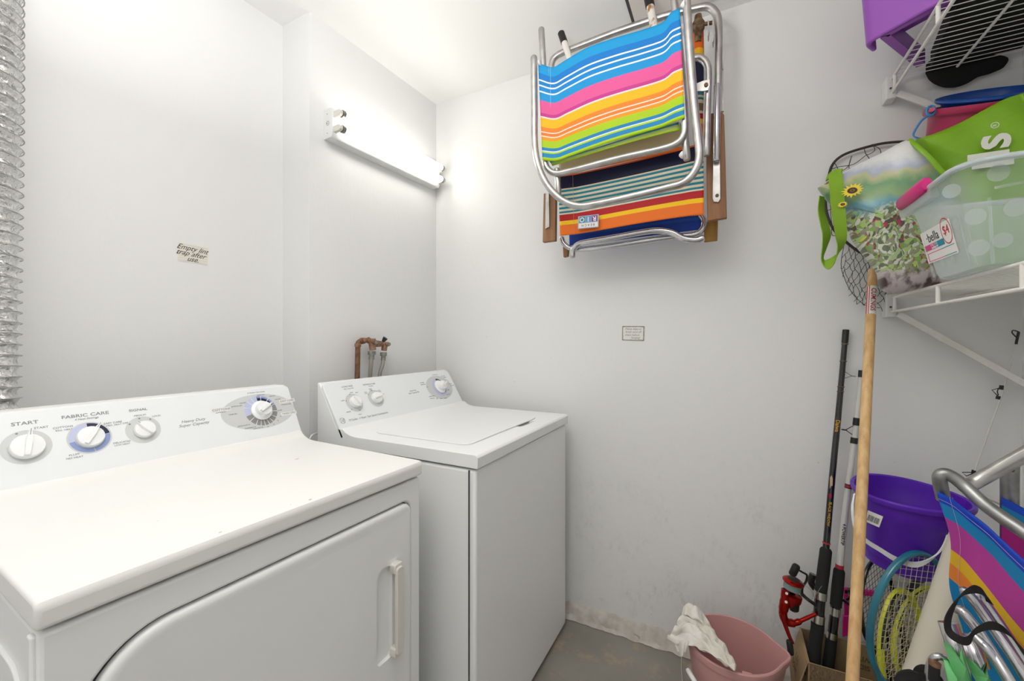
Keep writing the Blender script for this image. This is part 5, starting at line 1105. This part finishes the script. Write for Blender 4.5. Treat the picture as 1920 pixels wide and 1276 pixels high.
for a0, a1 in ((.85, 1.15), (-.05+.45, .10+.45)):
    A = []; B = []
    for k in range(5):
        a = a0+(a1-a0)*k/4; off = (nrm_*math.cos(a)-side*math.sin(a))*.0137; A.append(bm.verts.new(onpole(t0)+off)); B.append(bm.verts.new(onpole(t1)+off))
    for k in range(4): bm.faces.new((A[k], A[k+1], B[k+1], B[k]))
fr = frame(onpole((t0+t1)/2)+nrm_*.0134+side*.006, pdir, side) 
b3 = BM(); text(b3, 'CUMINGS', .0175, Matrix.Identity(4), bold=.0003, sx=1.05)
for v in b3.verts:
    a = -(-.42+ -v.co.y/.0134) ; x = v.co.x
    off = (nrm_*math.cos(a)-side*math.sin(-a)*-1)*.01345
    a = .30+v.co.y/.0134; off = (nrm_*math.cos(a)+side*math.sin(a))*.0141; v.co = onpole((t0+t1)/2)+pdir*x+off
tm = bpy.data.meshes.new('tm'); b3.to_mesh(tm); b3.free(); bm.from_mesh(tm); bpy.data.meshes.remove(tm)
part('red_lettering', bm, M['redink'], st2, fin=False)

# ================================================================== PURPLE BUCKET
ub = thing('bucket', 'deep purple bucket with a white bail handle wedged behind the wooden pole', 'bucket', (.447, 1.585, .585))
UM = Matrix.Translation((.447, 1.585, .585)) @ Matrix.Rotation(math.radians(2), 4, 'Y') @ Matrix.Rotation(math.radians(3), 4, 'X')
def ux(a, z): return 1+(.035*math.cos(3*a+.8) if z > .12 else .035*math.cos(3*a+.8)*z/.12)
bm = BM(); lathe(bm, [(.082, 0), (.086, .004), (.088, .03), (.093, .034), (.112, .15), (.115, .155), (.121, .198), (.129, .200), (.131, .205), (.131, .212), (.127, .216), (.121, .213), (.118, .19), (.1105, .152), (.1085, .148), (.086, .010)], 72, UM, closed_bottom=True, closed_top=True, rf=ux); part('bucket_body', bm, M['purple'], ub)
bm = BM(); P = [at(1602, 925, y=1.50), at(1598, 955, y=1.47), at(1604, 990, y=1.455), at(1624, 1013, y=1.45), at(1650, 1030, y=1.45), at(1680, 1048, y=1.45), at(1715, 1058, y=1.45), at(1745, 1048, y=1.455), at(1770, 1022, y=1.47), at(1785, 980, y=1.50)]
ribbon(bm, P, [Vector((.004, 0, .003)), Vector((.006, 0, .002)), Vector((.005, 0, .008)), Vector((.002, 0, .012)), Vector((.0, 0, .013)), Vector((0, 0, .014)), Vector((0, 0, .014)), Vector((.006, 0, .013)), Vector((.008, 0, .008)), Vector((.008, 0, .003))], .003); part('bail_handle', bm, M['white_c'], ub)
c_ = at(1638, 972, y=1.462); fr = frame(c_, (1, -.32, 0), (0.03, .10, 1)) @ Matrix.Rotation(math.radians(-14), 4, 'Z')
bm = BM(); box(bm, -.016, .016, -.016, .016, 0, .001, mtx=fr); sk = part('barcode_sticker', bm, M['label'], ub)
bm = BM(); x = -.012
while x < .012: 
    wd = rng.choice((.0005, .0009, .0014)); box(bm, x, x+wd, -.010, .006, .0011, .0013, mtx=fr); x += wd+.0009
part('barcode', bm, M['ink'], sk, fin=False)

# ================================================================== MAGENTA FRAME, RACQUETS
mg = thing('plastic_toy_frame', 'magenta plastic frame piece behind the wooden pole near the fishing rods', 'toy', at(1590, 1192, y=1.735))
bm = BM()
for poly_ in (((1583, 1105), (1591, 1105), (1593, 1192), (1584, 1192)), ((1583, 1103), (1648, 1110), (1648, 1119), (1583, 1113))): prism(bm, pxs(poly_, 1.738), (0, .012, 0))
part('frame_bars', bm, M['magenta'], mg, bevel=.002)
bm = BM(); prism(bm, pxs(((1581, 1155), (1596, 1153), (1597, 1190), (1580, 1194)), 1.734), (0, .012, 0)); part('clip', bm, M['magenta'], mg, bevel=.002)

def racquet(label, center, rx, ry, tilt, frame_m, string_m, tube_r, spacing, handle_len=.30, twist=0, lean=0, accents=(), grip='blackrub', flat=1.3):
    """hoop in a plane roughly facing the room; tilt leans the head sideways"""
    cx, d = center[:2], center[2]; c_ = at(cx[0], cx[1], d=d)
    xa = (_R*math.cos(twist)+_D*math.sin(twist)); ya = Vector((0, 0, 1))*math.cos(lean)+(-_R.cross(Vector((0, 0, 1)))).normalized()*-math.sin(lean)
    fr = frame(c_, xa, ya) @ Matrix.Rotation(tilt, 4, 'Z')
    rt = thing('tennis_racquet', label, 'racquet', (c_.x, c_.y, 0.0), 0, 'racquets in the corner')
    n = 72; hoop_ = [fr @ Vector((rx*math.cos(2*PI*k/n)*(1-.06*math.sin(2*PI*k/n)*-1*(-1)), ry*math.sin(2*PI*k/n), 0)) for k in range(n)]
    zn = fr.to_3x3() @ Vector((0, 0, 1))
    bm = BM(); tube(bm, hoop_, tube_r, 12, closed=True, flat=flat, flatdir=zn); fp = part('head_frame', bm, frame_m, rt)
    for (a0, a1, m_, sc) in accents:
        bm = BM(); pts_ = [fr @ Vector((rx*math.cos(math.radians(a)), ry*math.sin(math.radians(a)), 0)) for a in [a0+(a1-a0)*k/20 for k in range(21)]]
        pts_ = [p+(p-c_).normalized()*tube_r*.25+zn*tube_r*.85 for p in pts_]
        tube(bm, pts_, tube_r*sc, 10, flat=.6, flatdir=zn); part('painted_band', bm, m_, fp)
    bm = BM(); x = -rx+spacing*.8
    while x < rx-.004:
        h = ry*math.sqrt(max(0, 1-(x/rx)**2)); tube(bm, [fr @ Vector((x, -h, .0006)), fr @ Vector((x, h, .0006))], .00062, 5); x += spacing
    y = -ry+spacing*.8
    while y < ry-.004:
        h = rx*math.sqrt(max(0, 1-(y/ry)**2)); tube(bm, [fr @ Vector((-h, y, -.0006)), fr @ Vector((h, y, -.0006))], .00062, 5); y += spacing
    part('strings', bm, string_m, rt)
    bm = BM(); jn = fr @ Vector((0, -ry-.085, 0))
    for s_ in (-1, 1): tube(bm, smooth_path([fr @ Vector((s_*rx*.62, -ry*.80, 0)), fr @ Vector((s_*rx*.38, -ry-.02, 0)), fr @ Vector((s_*.012, -ry-.085, 0))]), tube_r, 10)
    part('throat', bm, frame_m, rt)
    bm = BM(); dn = (jn-(fr @ Vector((0, 0, 0)))).normalized(); L = min(handle_len, (jn.z-.02)/max(.2, -dn.z)); tube(bm, [jn, jn+dn*L], .0145, 8); part('grip', bm, M[grip], rt); return rt
racquet('teal framed tennis racquet with cream strings, frontmost of the racquets', (1707, 1163, 1.09), .116, .178, math.radians(-10), M['teal'], M['string'], .0072, .0165, twist=.12, accents=())
racquet('yellow and black racquet with red trim at the left of the teal racquet', (1690, 1205, 1.17), .102, .150, math.radians(8), M['yellow'], M['string'], .0068, .0165, twist=.4, accents=((95, 168, M['rackblack'], .75), (140, 190, M['redline'], .35), (200, 270, M['rackblack'], .8)))
racquet('yellow framed racquet with tan strings seen through the teal racquet', (1730, 1190, 1.24), .105, .140, math.radians(-12), M['yellow'], M['stringtan'], .0062, .0140, twist=.2, accents=((60, 215, M['rackblack'], .4),))
racquet('dark framed racquet with black strings against the wall behind the pole', (1645, 1130, 1.30), .095, .140, math.radians(12), M['rackblack'], M['stringblack'], .0045, .0165, twist=.45)
racquet('black racquet with grey strings below the purple bucket', (1735, 1150, 1.33), .118, .115, math.radians(-25), M['rackblack'], M['stringtan'], .0085, .0150, twist=.3, accents=((60, 130, M['yellow'], .22),))

# ================================================================== CREAM TUBE
ct = thing('cardboard_tube', 'thick cream cardboard tube leaning behind the rainbow chair sling', 'tube', at(1700, 1310, d=.99))
a = at(1812, 1010, d=.99); b = at(1722, 1276, d=.967); dd = (b-a).normalized(); e = b+dd*((b.z-.003)/-dd.z)
ct.location = (e.x, e.y, 0); ROOTM[ct] = Matrix.Translation((e.x, e.y, 0))
bm = BM(); tube(bm, [a, e], .0300, 28, cap=True); tp = part('tube_wall', bm, M['creamtube'], ct)

# ================================================================== RAINBOW FOLDING CHAIRS AT THE RIGHT
rc = thing('folding_chair', 'folded aluminium chair with rainbow sling leaning by the right wall', 'chair', at(1860, 1276, d=.85))
bm = BM(); P = [at(*p[:2], d=p[2]) for p in ((2020, 1062, .70), (1960, 1024, .74), (1920, 997, .77), (1880, 970, .80), (1845, 944, .83), (1812, 914, .86), (1790, 896, .875), (1772, 888, .885), (1762, 894, .89), (1764, 912, .895), (1769, 935, .90))]
tube(bm, smooth_path(P, 6), .0125, 16); part('sling_frame', bm, M['alu_dull'], rc)
bm = BM(); P = [at(*p[:2], d=p[2]) for p in ((1805, 915, .95), (1830, 902, .95), (1870, 880, .93), (1920, 852, .90), (1990, 815, .86))]; tube(bm, smooth_path(P, 6), .0145, 16); part('rear_frame', bm, M['alu'], rc)
stc = [(0, '#1748c4'), (.05, '#1c86c0'), (.125, '#b8429a'), (.285, '#e2b62e'), (.355, '#e8883a'), (.43, '#1580ba'), (.9, '#1460a8')]
def pd(pts): return [at(u, v, d=d_) for u, v, d_ in pts]
# rainbow sling: ruled vertically between its top hem and its lower edge
Lft = [(1757, 922, .875), (1830, 1290, .88)]
bm = BM(); uvl = bm.loops.layers.uv.verify(); nu, nv = 60, 60; G = []
topL = smooth_path(pd([(1757, 921, .885), (1784, 934, .875), (1815, 958, .86), (1850, 985, .83), (1885, 1018, .80), (1920, 1050, .77), (1970, 1095, .73), (2020, 1140, .70)]), 8)
botL = smooth_path(pd([(1826, 1290, .90), (1850, 1320, .885), (1885, 1370, .865), (1920, 1430, .84), (1960, 1500, .81), (2000, 1570, .78), (2040, 1640, .76), (2080, 1700, .74)]), 8)
bm = sheet([topL[i] for i in range(0, len(topL), 8)]+[topL[-1]], [botL[i] for i in range(0, len(botL), 8)]+[botL[-1]], 60, 60, lambda i, j: Vector((.010*math.sin(j*9+i*4)*math.sin(PI*min(1, j*1.3)), 0, 0)))
rs = part('rainbow_sling', bm, stripes('rainbow_chair_sling', stc), rc, solid=.0025)
bm = BM(); tl = topL[int(.14*(len(topL)-1))]; bl_ = botL[int(.14*(len(botL)-1))]; nn = (_O-tl).normalized()*.003
for o2 in (0, .006): tube(bm, [tl.lerp(bl_, k/30)+nn*.9+_R*o2+Vector((.010*math.sin((k/30)*9+.14*4)*math.sin(PI*min(1, k/30*1.3)), 0, 0)) for k in range(31)], .0003, 5)
tube(bm, [topL[i].lerp(botL[i], .035)+nn*.9 for i in range(len(topL))], .00035, 5); part('pale_stitching', bm, mat('pale_pink_thread', '#d8b0c8', .8), rs)
rc2 = thing('folding_chair', 'second folded chair with blue and magenta sling at the right frame edge', 'chair', at(1900, 1200, d=1.0))
bm = BM(); P = [at(1894, 866, d=.985), at(1893, 900, d=.985), at(1893, 1100, d=1.0)]; rtube(bm, P, .0155, 16); vp = part('upright_tube', bm, M['alu_dull'], rc2)
bm = BM(); q = at(1899, 881, d=.965); cyl(bm, q, q+_D*.006, .005, seg=12); part('rusted_rivet', bm, M['rust'], vp)
bm = sheet(pd([(1878, 931, .965), (1900, 942, .955), (1940, 962, .94), (2000, 990, .92)]), pd([(1876, 1140, .97), (1900, 1160, .96), (1940, 1190, .94), (2000, 1230, .92)]), 24, 24); part('striped_sling', bm, stripes('blue_magenta_sling', [(0, '#1748c4'), (.07, '#1a7db4'), (.20, '#a01878'), (.9, '#7c1060')]), rc2, solid=.002)
wsx = thing('fishing_rod', 'cream fishing rod section lying behind the rainbow sling frame', 'fishing rod', at(1870, 945, y=1.35), 0, 'fishing rods in the corner')
bm = BM(); tube(bm, [at(1815, 916, d=1.05), at(1880, 945, d=1.02), at(1960, 975, d=.98)], .0045, 10); part('blank', bm, M['rodwhite'], wsx)

# ================================================================== CAMP STOOL WITH BLACK STRAP
cs = thing('camp_stool', 'folded chrome legged camp stool with mint green seat and black strap', 'stool', at(1830, 1300, d=.80))
for P in (((1808, 1110, .80), (1816, 1112, .795), (1850, 1160, .775), (1900, 1232, .735), (1960, 1330, .69)), ((1828, 1118, .80), (1836, 1116, .80), (1872, 1166, .78), (1920, 1240, .75), (1980, 1330, .72)), ((1796, 1144, .80), (1805, 1146, .79), (1840, 1190, .765), (1890, 1270, .72), (1930, 1340, .69)), ((1826, 1190, .77), (1850, 1215, .75), (1880, 1256, .73), (1910, 1310, .70))):
    bm = BM(); rtube(bm, smooth_path(pd(P), 5), .0085, 14); part('leg', bm, M['chrome'], cs)
bm = BM()
for (u0, v0, u1, v1, d_, r0) in ((1777, 1166, 1797, 1226, .84, .015), (1815, 1190, 1838, 1250, .82, .015)):
    a = at(u0, v0, d=d_); b = at(u1, v1, d=d_-.02); dv = (b-a); L = dv.length; mm_ = Matrix.Translation(a) @ dv.to_track_quat('Z', 'Y').to_matrix().to_4x4()
    bm = BM(); lathe(bm, [(r0, 0), (r0, L), (r0*.9, L), (r0*.9, 0.001)], 20, mm_); part('leg_socket', bm, M['chrome'], cs, solid=.0006)
for poly_, d_, nm in ((((1770, 1202), (1785, 1212), (1800, 1232), (1803, 1216), (1812, 1250), (1828, 1290), (1800, 1290), (1782, 1245)), .79, 'seat_fabric'), (((1808, 1228), (1830, 1245), (1842, 1260), (1848, 1240), (1850, 1262), (1866, 1292), (1838, 1292), (1822, 1262)), .78, 'seat_fabric'), (((1770, 1236), (1782, 1240), (1796, 1276), (1798, 1295), (1780, 1295)), .80, 'seat_fabric')):
    bm = BM(); P = [at(u, v, d=d_+(.012 if k % 2 else 0)) for k, (u, v) in enumerate(poly_)]; c_ = sum(P, Vector())/len(P)
    vsn = [bm.verts.new(p) for p in P]; cv = bm.verts.new(c_-_D*.012)
    for k in range(len(vsn)): bm.faces.new((vsn[k], vsn[(k+1) % len(vsn)], cv))
    part(nm, bm, M['mint'], cs, solid=.0025, fin=True)
bm = BM(); P = pd([(1856, 1130, .775), (1846, 1112, .772), (1828, 1104, .772), (1806, 1112, .775), (1788, 1134, .78), (1777, 1162, .775), (1780, 1184, .765), (1798, 1198, .75), (1816, 1200, .745), (1830, 1182, .745), (1858, 1172, .735), (1886, 1182, .72), (1908, 1206, .71), (1935, 1245, .70)])
Wv = [(_R*a+Vector((0, 0, b))+_D*c).normalized()*.013 for a, b, c in ((1, .4, .2), (.3, 1, .2), (0, 1, .2), (.6, .8, .2), (1, .3, .2), (1, 0, .1), (1, -.5, .1), (.4, -1, .1), (-.2, -1, .2), (-.8, -.7, .2), (-.1, -1, .2), (.5, -.9, .2), (.7, -.6, .2), (.8, -.5, .2))]
Wv = [(_R*a+Vector((0, 0, b))+_D*c).normalized()*.014 for a, b, c in ((-1, .5, .2), (-.4, 1, .2), (.1, 1, .2), (.7, .7, .2), (1, .35, .2), (1, 0, .1), (.9, .5, .1), (.5, 1, .1), (.1, 1, .2), (.4, 1, .2), (.1, 1, .2), (-.4, .9, .2), (-.6, .7, .2), (-.7, .6, .2))]
ribbon(bm, P, Wv, .002); part('carry_strap', bm, M['blackcloth'], cs)

uf = thing('folding_stool_foot', 'small chrome loop with black and copper peg at the bottom edge', 'stool part', at(1760, 1285, d=.82))
uf['category'] = 'peg'; uf.name = 'chrome_peg_loop'; uf['label'] = 'small chrome loop with a black copper capped peg, lowest among the corner clutter'
bm = BM(); P = pd([(1742, 1300, .82), (1741, 1262, .82), (1746, 1240, .82), (1758, 1230, .815), (1774, 1237, .81), (1785, 1262, .805), (1796, 1300, .80)]); tube(bm, smooth_path(P, 6), .0062, 12); part('chrome_loop', bm, M['chrome'], uf)
bm = BM(); cyl(bm, at(1751, 1276, d=.81), at(1752, 1246, d=.81), .0085); pg = part('peg', bm, M['blackrub'], uf)
bm = BM(); cyl(bm, at(1752, 1247, d=.81), at(1753, 1240, d=.81), .0092); part('copper_cap', bm, M['copper'], pg)
kb = pillow(pd([(1680, 1276, .84), (1688, 1262, .84), (1712, 1259, .84), (1728, 1264, .84), (1732, 1252, .84), (1745, 1250, .84), (1762, 1268, .84), (1775, 1300, .84), (1740, 1320, .84), (1690, 1310, .84)]), .018, -_D, 6, .008, 20)
single('black_pouch', kb, M['blackcloth'], 'crumpled black fabric pouch at the bottom edge under the cream tube', 'pouch')
